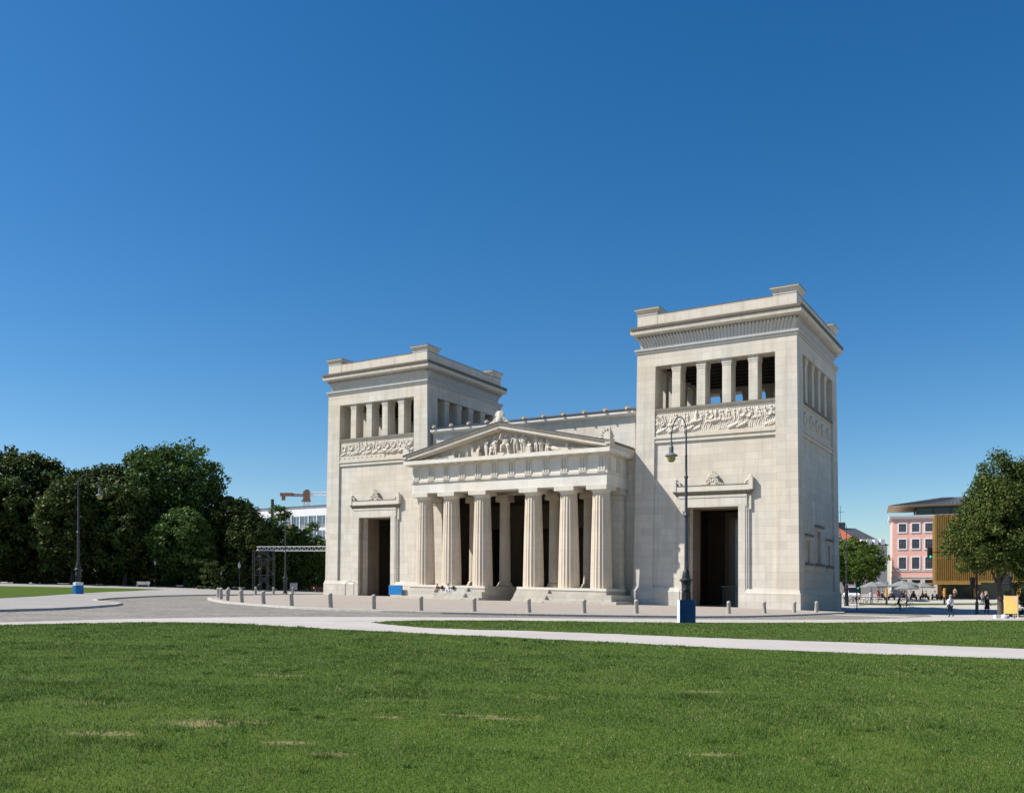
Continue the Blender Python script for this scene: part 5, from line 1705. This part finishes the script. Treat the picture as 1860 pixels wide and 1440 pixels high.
# white office block far left
d = np.array((23.0, -13.0)); an = math.atan2(d[1], d[0])
ob = thing('office_building', 'long white office block with ribbon windows behind the park trees', 'building', (-69.1 - 17.4, 230 + 9.8, 0.0), an)
m = MB(); m.box(0, 75, 0.2, 14, -2, 22.0); m.build('wall', 'white_wall', ob)
m = MB(); m.box(-.2, 75.2, -.1, 14.2, 22.0, 22.15); m.build('roof_edge', 'slate', ob)
for i in range(26):
    x = 1 + 2.85 * i
    for z1 in (19.6, 15.9, 12.2, 8.5):
        g = MB(); g.box(x + .12, x + 2.7, .1, .19, z1 - 2.0, z1); g.box(x + 1.6, x + 1.68, .07, .1, z1 - 2.0, z1, 1)
        g.box(x + .12, x + 2.7, .1, .19, z1 - 2.75, z1 - 2.05, 2)
        if z1 > 15: g.build('window', ['blueglass', 'white_paint', 'galv'], ob)
m = MB()
for i in range(27):
    x = .9 + 2.85 * i; m.box(x - .05, x + .2, -.05, .19, 2, 19.7)
m.build('mullion', 'white_paint', ob)
ch = MB(); ch.lathe([(.42, 0), (.42, 24.4)], 16)
o = ch.build('chimney_stack', 'slate', None, None, 40, (-61.6, 226, 0)); tag(o, 'thin dark flue rising through the trees before the office block', 'chimney')

# tower crane
cr = thing('tower_crane', 'tower crane with an orange counterweight arm above the office block', 'crane', (-70.2, 300, 0))
def lattice(mb, p0, p1, w, n, r=.07):
    p0, p1 = Vector(p0), Vector(p1); d = (p1 - p0).normalized()
    u = d.cross(Vector((0, 1, 0) if abs(d.y) < .9 else (1, 0, 0))).normalized(); v = d.cross(u)
    cs = [u * w + v * w, u * w - v * w, -u * w - v * w, -u * w + v * w]
    for c in cs: mb.tube([p0 + c, p1 + c], r, 5)
    for i in range(n):
        a = p0 + (p1 - p0) * (i / n); b = p0 + (p1 - p0) * ((i + 1) / n)
        for k in range(4):
            c, e = cs[k], cs[(k + 1) % 4]
            mb.tube([a + c, b + e], r * .7, 4); mb.tube([a + c, a + e], r * .7, 4)
m = MB(); lattice(m, (0, 0, 0), (0, 0, 31), .8, 16, .12); m.build('mast', 'white_paint', cr)
m = MB(); lattice(m, (1.2, 0, 33.6), (42, -3, 33.9), .55, 22, .09); m.build('jib', 'white_paint', cr)
m = MB(); lattice(m, (-.5, 0, 33.2), (-8.4, 0, 33.4), .35, 6, .12); m.box(-8.8, -4.5, -.6, .6, 32.9, 34.0); m.box(-8.3, -7.2, -.5, .5, 31.5, 32.9); m.build('counter_jib', 'orange', cr)
m = MB(); m.box(-1.4, 1.4, -.9, .9, 31.0, 31.6); m.box(-.9, 1.2, -.8, .8, 31.6, 34.6); m.box(-.4, .9, -.5, .5, 34.6, 35.1); m.build('cab', 'orange', cr)

# red tiled house and the dark roofed block
rh = thing('red_roofed_house', 'cream house with a steep red tiled hipped roof', 'house', (60, 210, 0))
m = MB(); m.box(0, 23.6, .5, 14, -1, 11.7); m.build('wall', 'cream', rh)
m = MB(); m.hexa([(-.6, -.1, 11.7), (24.4, -.1, 11.7), (24.4, 14.6, 11.7), (-.6, 14.6, 11.7), (4, 7, 17.2), (19.6, 7, 17.2), (19.6, 7.3, 17.2), (4, 7.3, 17.2)])
r_ = m.build('roof', 'red_tile', rh)
m = MB(); m.box(14.2, 15.4, 4.6, 5.8, 14, 18.2); m.box(20.5, 21.4, 8.2, 9.0, 14, 17.4); m.build('chimney', 'slate', r_)
m = MB(); m.box(18.9, 20.2, 1.0, 3.4, 11.9, 13.3); m.build('dormer', 'cream', rh)
for i in range(6):
    for z in (2.5, 6.5):
        m = MB(); m.box(2 + 3.7 * i, 3.4 + 3.7 * i, .4, .49, z, z + 2.3); m.build('window', 'dark_glass', rh)
dk = thing('dark_roofed_block', 'city block with a dark slate roof behind the red tiled house', 'building', (93, 246, 0))
m = MB(); m.box(0, 12, 0, 18, -1, 13.5); m.build('wall', 'sand', dk)
m = MB(); m.hexa([(-.4, -.4, 13.5), (12.4, -.4, 13.5), (12.4, 18, 13.5), (-.4, 18, 13.5), (-.2, 4, 18.6), (4.5, 4, 18.6), (4.5, 18, 18.6), (-.2, 18, 18.6)]); r_ = m.build('roof', 'slate', dk)
m = MB(); m.box(-.3, 1.6, 3.6, 4.4, 18, 20.2); m.tube([(.4, 4, 20), (.4, 4, 25)], .07, 5); m.tube([(-.6, 4, 23.2), (1.4, 4, 23.2)], .05, 4); m.build('chimney', 'slate', r_)
m = MB()
for i in range(4): m.box(4.6 + 1.8 * i, 5.7 + 1.8 * i, -.55, 2, 13.7, 15.2)
m.build('dormer', 'white_paint', r_)

# ------------------------------------------------------------------ scaffold, truss, bin, boards
sc = thing('scaffold_tower', 'grey tube scaffold tower carrying a cable bridge left of the gateway', 'scaffold', (-38.1, 135, gz(-38.1, 135)), .15)
m = MB()
for x in (-1.5, -.55, .6, 1.5):
    for y in (-1, 1):
        m.tube([(x, y, 0), (x, y, 6.4)], .05, 6)
for z in (.15, 2.6, 5.0, 6.3):
    for y in (-1, 1): m.tube([(-1.5, y, z), (1.5, y, z)], .045, 6)
    for x in (-1.5, 1.5): m.tube([(x, -1, z), (x, 1, z)], .045, 6)
m.build('frame', 'pole_iron', sc)
m = MB()
for z0, z1 in ((.15, 2.6), (2.6, 5.0), (5.0, 6.3)):
    for y in (-1, 1):
        m = MB(); m.tube([(-1.5, y, z0), (.6, y, z1)], .04, 5); m.build('brace', 'pole_iron', sc)
        m = MB(); m.tube([(1.5, y, z0), (-.55, y, z1)], .04, 5); m.build('brace', 'pole_iron', sc)
tr = thing('cable_truss', 'white lattice truss running from the scaffold tower behind the gateway', 'truss', (-39.5, 136, 0))
m = MB(); m.tube([(0, 0, 8.0), (22, 5, 8.35)], .075, 6); m.tube([(0, 0, 7.42), (22, 5, 7.6)], .11, 6); m.tube([(0, .5, 7.42), (22, 5.5, 7.6)], .11, 6); m.build('chord', 'alu', tr)
m = MB()
for i in range(30):
    a = i / 30; b = (i + .5) / 30; c = (i + 1) / 30
    P0 = lambda t, top: (22 * t, 5 * t, (8.0 + .35 * t) if top else (7.42 + .18 * t))
    m.tube([P0(a, 0), P0(b, 1)], .035, 4); m.tube([P0(b, 1), P0(c, 0)], .035, 4)
m.build('lacing', 'alu', tr)
bn = thing('waste_bin', 'grey metal bin on a post beside the back bollards', 'bin', (-33.4, 134.5, gz(-33.4, 134.5)))
m = MB(); m.box(-.5, .5, -.25, .25, .55, 1.5); m.build('box', 'galv', bn)
m = MB(); m.box(-.54, .54, -.28, .28, 1.5, 1.6); m.build('lid', 'grey_iron', bn)
m = MB(); m.tube([(-.3, 0, -.1), (-.3, 0, .55)], .05, 6); m.tube([(.3, 0, -.1), (.3, 0, .55)], .05, 6); m.build('post', 'grey_iron', bn)
bc = thing('park_bench', 'pale bench standing at the edge of the dark gap in the hedge', 'bench', (-56.6, 134.8, gz(-56.6, 134.8)), .2)
m = MB(); m.box(-.95, .95, -.25, .25, .42, .47); m.build('seat', 'sand', bc)
m = MB(); m.hexa([(-.95, .22, .5), (.95, .22, .5), (.95, .26, .5), (-.95, .26, .5), (-.95, .36, .95), (.95, .36, .95), (.95, .40, .95), (-.95, .40, .95)]); m.build('backrest', 'sand', bc)
for x in (-.8, .8):
    m = MB(); m.box(x - .05, x + .05, -.22, .22, -.1, .42); m.build('leg', 'sand', bc)
# blue sign board leaning on the steps of the far tower
o = MB()
P = xfB(np.array([[48.05 - 33, -5.5, .95]]))[0] + GATE0
bd = thing('blue_sign', 'plain blue board propped on the steps beside the far doorway', 'sign', (float(P[0]), float(P[1]), float(P[2]) - .5), math.atan2(UU[1], UU[0]) + math.pi)
m = MB(); m.box(-1.05, 1.05, -.03, .03, 0.05, 1.15); m.build('panel', 'blue_bright', bd)
m = MB(); m.box(-1.1, 1.1, .03, .09, 0.0, 1.2, 0); m.build('backing', 'galv', bd)
P = xfB(np.array([[62.05 - 33, .84, 3.74]]))[0] + GATE0
em = MB(); em.lathe([(0, 0), (.24, .02), (.2, .16), (.1, .24), (0, .26)], 14)
o = em.build('alarm_bell', 'globe', None, None, 50, tuple(P)); o.rotation_euler = (R(90), 0, math.atan2(UU[1], UU[0]) + math.pi)
tag(o, 'small yellowish bell on the wall left of the far doorway', 'bell')

# ------------------------------------------------------------------ cars
def car(name, label, cat, paint, loc, rz, van=False):
    root = thing(name, label, cat, loc, rz)
    mp = plain(name + ' paint', paint, 0.25, 0, 0.04, 1, 0.6)
    m = MB()
    top = 1.9 if van else 1.45
    prof = [(-2.05, .35), (2.05, .35), (2.1, .6), (2.0, .85), (1.1, .98), (.95, 1.0), (-1.75, 1.0), (-2.05, .9), (-2.1, .6)]
    m.prism(prof, 'y', -.86, .86)
    rf = [(1.05, 1.0), (.35, top - .03), (-.1, top), (-1.2, top - .05), (-1.85, 1.0)]
    m.prism(rf, 'y', -.70, .70)
    b = m.build('body', mp, root)
    mod = b.modifiers.new('b', 'BEVEL'); mod.width = .09; mod.segments = 3; mod.limit_method = 'ANGLE'
    g = MB()
    g.hexa([(1.03, -.6, 1.02), (1.06, -.6, 1.02), (1.06, .6, 1.02), (1.03, .6, 1.02), (.42, -.55, top - .08), (.45, -.55, top - .08), (.45, .55, top - .08), (.42, .55, top - .08)])
    for sg in (-1, 1):
        g.prism([(.85, 1.03), (.32, top - .12), (-1.1, top - .12), (-1.5, 1.03)], 'y', sg * .69, sg * .715)
    g.build('window', 'dark_glass', root)
    for sx in (-1.3, 1.3):
        for sy in (-.8, .8):
            w = MB()
            w.lathe([(.32, -.1), (.33, 0), (.32, .1)], 20)
            ww = w.build('wheel', 'black_iron', root, lambda V: V[:, [0, 2, 1]], None); ww.location = (sx, sy, .33)
            w = MB(); w.lathe([(.2, -.105), (.2, .105)], 14); q = w.build('rim', 'galv', ww, lambda V: V[:, [0, 2, 1]])
    for sy in (-.62, .62):
        h = MB(); h.box(2.03, 2.1, sy - .17, sy + .17, .62, .78); h.build('headlight', 'white_paint', root)
    return root
car('parked_car', 'red car half hidden by the far corner of the gateway', 'car', (.33, .02, .03), (-36.0, 165, gz(-36.0, 165)), R(-125))
car('white_van', 'white van parked by the parked bicycles beyond the shaded flank', 'van', (.72, .72, .72), (50.6, 131, gz(50.6, 131)), R(-100), True)
ps = thing('street_sign', 'thin pale sign post beside the red car', 'sign', (-36.4, 163.5, gz(-36.4, 163.5)))
m = MB(); m.tube([(0, 0, 0), (0, 0, 5.0)], .05, 6); m.build('post', 'white_paint', ps)
m = MB(); m.lathe([(.3, -.02), (.3, .02)], 16); q = m.build('disc', 'white_paint', ps, lambda V: V[:, [0, 2, 1]]); q.location = (0, -.06, 5.0)

# ------------------------------------------------------------------ traffic lights, steles, signs on the right
gl = bpy.data.materials.new('green signal lamp'); gl.use_nodes = True
p_ = gl.node_tree.nodes["Principled BSDF"]; p_.inputs["Base Color"].default_value = (.02, .5, .25, 1)
p_.inputs["Emission Color"].default_value = (.02, .75, .35, 1); p_.inputs["Emission Strength"].default_value = .8
MAT['green_lamp'] = gl
def signal(parent, x, y, z, lit=True, face=-1):
    m = MB(); m.box(x - .19, x + .19, y - .14, y + .14, z, z + 1.02); s = m.build('signal_head', 'black_iron', parent)
    for i, c in enumerate(('green_lamp' if lit else 'black_iron', 'black_iron', 'black_iron')):
        g = MB(); g.lathe([(.11, 0), (.1, .03), (0, .05)], 14); q = g.build('lens', c, s, lambda V: V[:, [0, 2, 1]] * np.array((1, -1, 1))); q.location = (x, y - .141, z + .19 + .32 * i)
        h = MB(); h.tube([(x - .12, y - .14, z + .26 + .32 * i), (x - .08, y - .22, z + .31 + .32 * i), (x + .08, y - .22, z + .31 + .32 * i), (x + .12, y - .14, z + .26 + .32 * i)], .02, 5); h.build('visor', 'black_iron', s)
tl = thing('traffic_light', 'short traffic light showing green beside the shaded flank', 'traffic light', (41.7, 106.3, gz(41.7, 106.3)))
m = MB(); m.tube([(0, 0, -.2), (0, 0, 4.0)], .07, 8); m.build('pole', 'black_iron', tl); signal(tl, 0, -.2, 2.5); 
mt = thing('traffic_mast', 'dark traffic mast under the chestnut with a long arm holding a green signal', 'traffic light', (47.8, 90.4, gz(47.8, 90.4)))
m = MB(); m.tube([(0, 0, -.2), (0, 0, 1.2)], .14, 10); m.tube([(0, 0, 1.2), (0, 0, 6.1)], .09, 8); m.build('pole', 'black_iron', mt)
m = MB(); m.tube([(0, 0, 5.9), (-4.95, -1.2, 5.86)], .045, 6); m.build('arm', 'black_iron', mt)
signal(mt, -5.1, -1.3, 5.25); signal(mt, -.45, -.1, 2.5, False)
for x, y, l in ((50.1, 117.6, 'dark post with an orange cap left of the cyclists'), (58.1, 118.1, 'dark post with an orange cap beside the walking man')):
    st = thing('orange_stele', l, 'post', (x, y, gz(x, y)))
    m = MB(); m.lathe([(.13, -.1), (.13, 1.0)], 12); m.build('shaft', 'black_iron', st)
    m = MB(); m.lathe([(.15, 1.0), (.15, 2.15), (.12, 2.2)], 12); m.build('cap', 'ochre', st)
rs_ = thing('round_sign', 'small round pale sign on a post behind the cafe parasols', 'sign', (55.2, 129.5, gz(55.2, 129.5)))
m = MB(); m.tube([(0, 0, 0), (0, 0, 2.6)], .04, 6); m.build('post', 'galv', rs_)
m = MB(); m.lathe([(.26, -.02), (.26, .02)], 16); q = m.build('disc', 'white_paint', rs_, lambda V: V[:, [0, 2, 1]]); q.location = (0, -.05, 2.45)
po = thing('poster_stand', 'easel with a big orange and yellow streaked poster at the right edge', 'poster stand', (42.9, 75.6, gz(42.9, 75.6)), R(-52))
m = MB(); m.box(-.55, .55, -.03, .0, .42, 1.95); m.build('poster', 'poster', po)
for x in (-.55, .55):
    m = MB(); m.box(x - .03, x + .03, 0, .05, -.05, 2.0); m.build('leg', 'cream', po)
m = MB(); m.tube([(0, .05, 1.9), (0, .75, -.05)], .03, 6); m.build('strut', 'cream', po)
ds = thing('direction_sign', 'dark blue grey direction board with faint lines on a post by the lantern', 'sign', (50.3, 90.4, gz(50.3, 90.4)))
m = MB(); m.tube([(-.2, 0, 0), (-.2, 0, 5.2)], .06, 8); m.build('post', 'grey_iron', ds)
m = MB(); m.box(-.1, 1.0, -.04, .02, 2.8, 3.85); m.build('board', 'slate', ds)
m = MB()
for i in range(5): m.box(.0, .75 - .1 * (i % 2), -.055, -.04, 2.95 + .17 * i, 3.0 + .17 * i)
m.build('lettering', 'galv', ds)
for o_ in (ds, mt): o_.scale = (1.08,) * 3
bx = thing('flyer_box', 'white crate with pale cloths lying at the foot of the poster', 'box', (42.4, 76.6, gz(42.4, 76.6)))
m = MB(); m.box(-.35, .1, -.2, .2, 0, .28); m.build('crate', 'white_paint', bx)
m = MB(); m.lathe([(.4, 0), (.42, .12), (.3, .26), (.1, .34), (0, .35)], 12, (.45, 0, 0)); m.build('cloth', 'lilac', bx, None, 60)
MATD = None

# ------------------------------------------------------------------ cafe terrace
PAR = 'grey cafe parasols'
def parasol(sz):
    root = thing('parasol', None, None)
    m = MB(); m.tube([(0, 0, 0), (0, 0, 2.6)], .035, 8); m.build('pole', 'grey_iron', root)
    m = MB()
    n = 8; h = sz
    vs = [(0, 0, 2.62)] + [(h * math.cos(2 * math.pi * (i + .5) / n), h * math.sin(2 * math.pi * (i + .5) / n), 1.92) for i in range(n)]
    vs += [(x, y, z - .14) for x, y, z in vs[1:]]
    fs = [(0, 1 + i, 1 + (i + 1) % n) for i in range(n)] + [(1 + i, 1 + n + i, 1 + n + (i + 1) % n, 1 + (i + 1) % n) for i in range(n)]
    m.add(vs, fs); c = m.build('canopy', 'umbrella', root)
    m = MB()
    for i in range(n):
        x, y, z = vs[1 + i]; m.tube([(0, 0, 2.5), (x * .97, y * .97, z - .03)], .015, 4)
    m.build('rib', 'grey_iron', root)
    m = MB(); m.lathe([(.32, -.05), (.32, .08), (.06, .12)], 12); m.build('base', 'granite', root)
    return root
pa = parasol(1.75)
for i, (x, y, s, l) in enumerate(((52.4, 118, 1.02, 'grey parasol with the highest peak, below the first ground floor window'), (54.0, 119, .96, 'grey parasol right behind the highest one, below the second window'),
                                  (55.3, 118.5, .92, 'rightmost grey parasol, its edge before the third window'), (51.4, 114.5, .86, 'low grey parasol nearest the lawn strip, above the cyclists'),
                                  (49.1, 120, .95, 'leftmost grey parasol, under the trees'), (50.6, 121, .97, 'grey parasol behind the orange capped post'))):
    o = pa if i == 0 else copy_tree(pa)
    put(o, l, 'parasol', x * 1.076, y * 1.076, .3 * i, s * 1.07, PAR)

def cafe_table():
    root = thing('cafe_table', None, None)
    m = MB(); m.lathe([(.38, .71), (.38, .74)], 16); m.build('tabletop', 'slate', root)
    m = MB(); m.lathe([(.22, 0), (.2, .03), (.03, .06), (.03, .71)], 10); m.build('leg', 'grey_iron', root)
    return root
def cafe_chair():
    root = thing('cafe_chair', None, None)
    m = MB(); m.box(-.22, .22, -.22, .22, .43, .46); m.build('seat', 'wicker', root)
    m = MB(); m.box(-.22, .22, .19, .22, .5, .88); m.build('backrest', 'wicker', root)
    for x in (-.19, .19):
        for y in (-.19, .19):
            m = MB(); m.tube([(x, y, 0), (x, y, .43)], .016, 5); m.build('leg', 'black_iron', root)
    return root
MAT['wicker'] = plain('dark wicker', (.05, .035, .028), .8)
ct, cc = cafe_table(), cafe_chair()
seats = [(50.0, 117.2), (51.4, 117.4), (52.9, 117.1), (54.2, 117.3), (55.6, 117.0), (57.0, 117.2), (58.4, 117.4), (62.6, 117.2)]
J, E_ = pose(**SIT)
sit_me = skin_figure('seated person', J, E_, 'pel', 0)
cl = [(.02, .02, .025), (.10, .02, .03), (.03, .035, .06), (.28, .24, .19), (.05, .03, .03), (.015, .015, .02), (.35, .33, .33), (.07, .05, .06)]
names = ['dark navy', 'dark red', 'blue grey', 'beige', 'brown', 'black', 'light grey', 'plum']
def seated(x, y, z, rz, c, label, group):
    me = sit_me.copy()
    for nm, col in (('skin', (.45, .28, .2)), ('clothing', c), ('trousers', (.02, .02, .025))):
        me.materials.append(plain(nm, col, .85, 0, .1))
    me.polygons.foreach_set('material_index', [0 if (p.center.z > 1.0 or (abs(p.center.x) > .2 and p.center.z < .68)) else (1 if p.center.z > .52 else 2) for p in me.polygons])
    o = bpy.data.objects.new('person', me); COL.objects.link(o); o.location = (x, y, z); o.rotation_euler = (0, 0, rz)
    tag(o, label, 'person', group)
    hb = MB(); q = J['ht']; hb.lathe([(.06, -.06), (.1, -.03), (.105, .03), (.06, .095), (0, .105)], 10, (q[0], q[1] + .025, q[2]))
    hb.build('hair', plain('hair', (.04, .03, .02), .7), o)
    return o
k = 0
rg_ = random.Random(5)
where = ['at the leftmost table of the cafe terrace', 'at the second cafe table from the left', 'at the third cafe table from the left', 'at the fourth cafe table from the left',
         'at the fifth cafe table, under the third window', 'at the table nearest the gold building', 'at the table beside the green glass corner', 'at the table under the gold canopy']
for i, (x, y) in enumerate((x * 1.076, y * 1.076) for x, y in seats):
    o = ct if i == 0 else copy_tree(ct)
    put(o, 'cafe table, ' + where[i].replace('at the ', 'the ').replace('table ', 'one ').replace(' table', ' one') , 'table', x, y, 0, 1, 'cafe tables on the terrace')
    for sg in (-1, 1):
        o = cc if k == 0 else copy_tree(cc)
        yy = y + rg_.uniform(-.2, .2); rz = R(90) * -sg + rg_.uniform(-.3, .3) + math.pi
        put(o, 'wicker chair on the %s, %s' % ('left' if sg < 0 else 'right', where[i]), 'chair', x + sg * .72, yy, rz + math.pi, 1, 'cafe chairs on the terrace')
        rzz = R(90) if sg < 0 else R(-90)
        o.rotation_euler = (0, 0, rzz)
        seated(x + sg * .70, yy, gz(x, y) + 0.0, rzz, cl[(i * 3 + (sg > 0) * 2) % 8], 'guest in %s on the %s, %s' % (names[(i * 3 + (sg > 0) * 2) % 8], 'left' if sg < 0 else 'right', where[i]), 'guests on the cafe terrace')
        k += 1

# ------------------------------------------------------------------ people walking, cycling, sitting
def gp(x, y): return (x, y, gz(x, y))
person('man walking away in a white shirt and dark trousers with a shoulder bag', 'person', dict(WALK), (.72, .72, .75), (.016, .018, .026), hair=(.30, .28, .26), loc=gp(36.8, 73.8), rz=math.pi + .15, scale=1.08, sleeves=True, bag=(.03, .03, .06))
person('person in a long black coat walking beside the traffic mast', 'person', dict(WALK, heavy=1.35), (.010, .010, .013), (.012, .012, .02), hair=(.02, .015, .012), loc=gp(48.9, 90.5), rz=.2, scale=1.14, sleeves=True, skirt=(.010, .010, .013), longhair=True)
person('woman in a cream top and jeans walking beside a companion', 'person', dict(WALK), (.55, .45, .38), (.04, .07, .13), hair=(.12, .07, .04), loc=gp(62.7, 117.2), rz=.4, scale=1.03, longhair=True)
person('woman in a pale pink top walking at the right of her companion', 'person', dict(WALK), (.58, .42, .36), (.10, .10, .09), hair=(.25, .17, .10), loc=gp(63.45, 117.5), rz=.3, scale=1.05, longhair=True)
person('woman in a red dress standing at the cafe entrance', 'person', dict(LA=((.24, -.02, 1.17), (.12, -.2, 1.1))), (.30, .02, .04), (.30, .02, .04), loc=gp(56.0, 134.5), rz=.8, skirt=(.30, .02, .04), shorts=True)
person('person in khaki standing at the shop window under the canopy', 'person', dict(), (.25, .22, .13), (.04, .04, .05), loc=gp(65.5, 130), rz=2.4)

def bicycle(label, loc, rz, c=(.05, .05, .055)):
    root = thing('bicycle', label, 'bicycle', loc, rz)
    mp = plain('bicycle paint', c, .35, .2, .1)
    for y in (-.52, .52):
        m = MB()
        ring = [(0, .33 * math.cos(2 * math.pi * i / 24), .33 * math.sin(2 * math.pi * i / 24)) for i in range(25)]
        m.tube(ring, .022, 6, cap=False); w = m.build('wheel', 'black_iron', root); w.location = (0, y, .345)
        m = MB()
        for i in range(10):
            a = 2 * math.pi * i / 10; m.tube([(0, 0, 0), (0, .32 * math.cos(a), .32 * math.sin(a))], .004, 3)
        m.build('spokes', 'galv', w)
    m = MB()
    m.tube([(0, .52, .345), (0, .08, .30), (0, .22, .85), (0, .52, .345)], .018, 6); m.tube([(0, .08, .30), (0, -.32, .82)], .02, 6)
    m.tube([(0, .19, .76), (0, -.34, .86)], .02, 6); m.tube([(0, -.33, .98), (0, -.40, .62), (0, -.52, .345)], .02, 6)
    m.build('frame', mp, root)
    m = MB(); m.tube([(-.27, -.22, 1.0), (-.2, -.33, 1.02), (0, -.35, 1.0), (.2, -.33, 1.02), (.27, -.22, 1.0)], .014, 6); m.build('handlebar', 'galv', root)
    m = MB(); m.lathe([(.0, -.02), (.08, 0), (.09, .03), (0, .06)], 10, (0, .24, .88)); m.build('saddle', 'black_iron', root)
    m = MB(); m.lathe([(.09, -.01), (.09, .01)], 14); q = m.build('crank', 'galv', root, lambda V: V[:, [2, 1, 0]]); q.location = (0.03, .08, .30)
    return root
b1 = gp(46.5, 106.0); b2 = gp(51.35, 113.9); b3 = gp(47.7, 118.2)
bicycle('dark bicycle ridden by the cyclist in brown', b1, R(97))
person('cyclist in a brown top riding the dark bicycle', 'person', dict(RIDE), (.13, .075, .06), (.02, .02, .022), hair=(.3, .3, .3), loc=(b1[0] + .06, b1[1], b1[2]), rz=R(97), scale=1.0, sleeves=True)
bicycle('pale bicycle ridden by the cyclist in white', b2, R(-70), (.5, .5, .5))
person('cyclist in a white shirt and khaki trousers riding the pale bicycle', 'person', dict(RIDE), (.72, .72, .74), (.26, .19, .11), hair=(.02, .02, .02), loc=(b2[0] - .06, b2[1], b2[2]), rz=R(-70), scale=1.0)
bicycle('black bicycle pushed by the man in a white shirt', b3, R(10))
person('man in a white shirt with grey trousers pushing the black bicycle', 'person', dict(RA=((-.26, -.12, 1.2), (-.3, -.34, 1.0))), (.74, .74, .76), (.25, .25, .26), hair=(.05, .04, .03), loc=gp(48.2, 118.0), rz=R(10), scale=1.06)
for i, (x, y, rz, l) in enumerate(((49.7, 119.0, 1.45, 'bicycle standing alone on its kickstand right of the man in white'), (45.5, 119.4, 1.2, 'first bicycle in the parked row beside the grey lamp'),
                                   (46.0, 119.6, 1.3, 'second bicycle in the parked row by the flank'), (46.5, 119.5, 1.15, 'third bicycle in the parked row by the flank'), (47.0, 119.8, 1.25, 'last bicycle in the parked row, next to the man in white'))):
    bicycle(l, gp(x, y), rz, ((.04, .04, .04), (.3, .3, .32), (.05, .06, .12), (.02, .02, .02), (.25, .05, .04))[i])
# two people on the portico steps
def on_steps(u, v, w):
    P = xfB(np.array([[u - 33, v, w]]))[0] + GATE0
    return tuple(float(q) for q in P)
fr_ = math.atan2(VV[1], VV[0]) - R(90)
person('person in dark red and black sitting on the portico steps with knees bent', 'person', dict(SIT, fingers=True), (.10, .03, .025), (.014, .014, .014), hair=(.05, .03, .02), loc=on_steps(41.95, -4.85, 1.10 - .5 + .04 + .02), rz=fr_ - .1, scale=1.0)
person('person all in white sitting on the portico steps with a dark bag beside', 'person', dict(SIT, L=((.22, -.40, .95), (.2, -.46, .52)), LA=((.34, .02, 1.17), (.40, -.16, 1.0)), fingers=True), (.74, .73, .78), (.70, .69, .74), hair=(.05, .03, .02), loc=on_steps(40.35, -4.85, 1.10 - .5 + .04 + .02), rz=fr_ + .2, scale=1.02, sleeves=True)
for u, l in ((41.2, 'dark rucksack between the two sitting people'), (39.5, 'small dark bag beside the person in white')):
    bgp = on_steps(u, -4.95, 1.33 if u < 41 and u > 37.6 else 1.33)
    r_ = thing('rucksack', l, 'bag', bgp, fr_)
    m = MB(); m.lathe([(.16, 0), (.2, .1), (.18, .3), (.1, .4), (0, .42)], 12); m.build('sack', 'black_iron', r_, None, 60)
    m = MB(); m.tube([(-.06, -.17, .1), (-.06, -.23, .22), (-.06, -.12, .38)], .018, 5); m.tube([(.06, -.17, .1), (.06, -.23, .22), (.06, -.12, .38)], .018, 5); m.build('strap', 'grey_iron', r_)
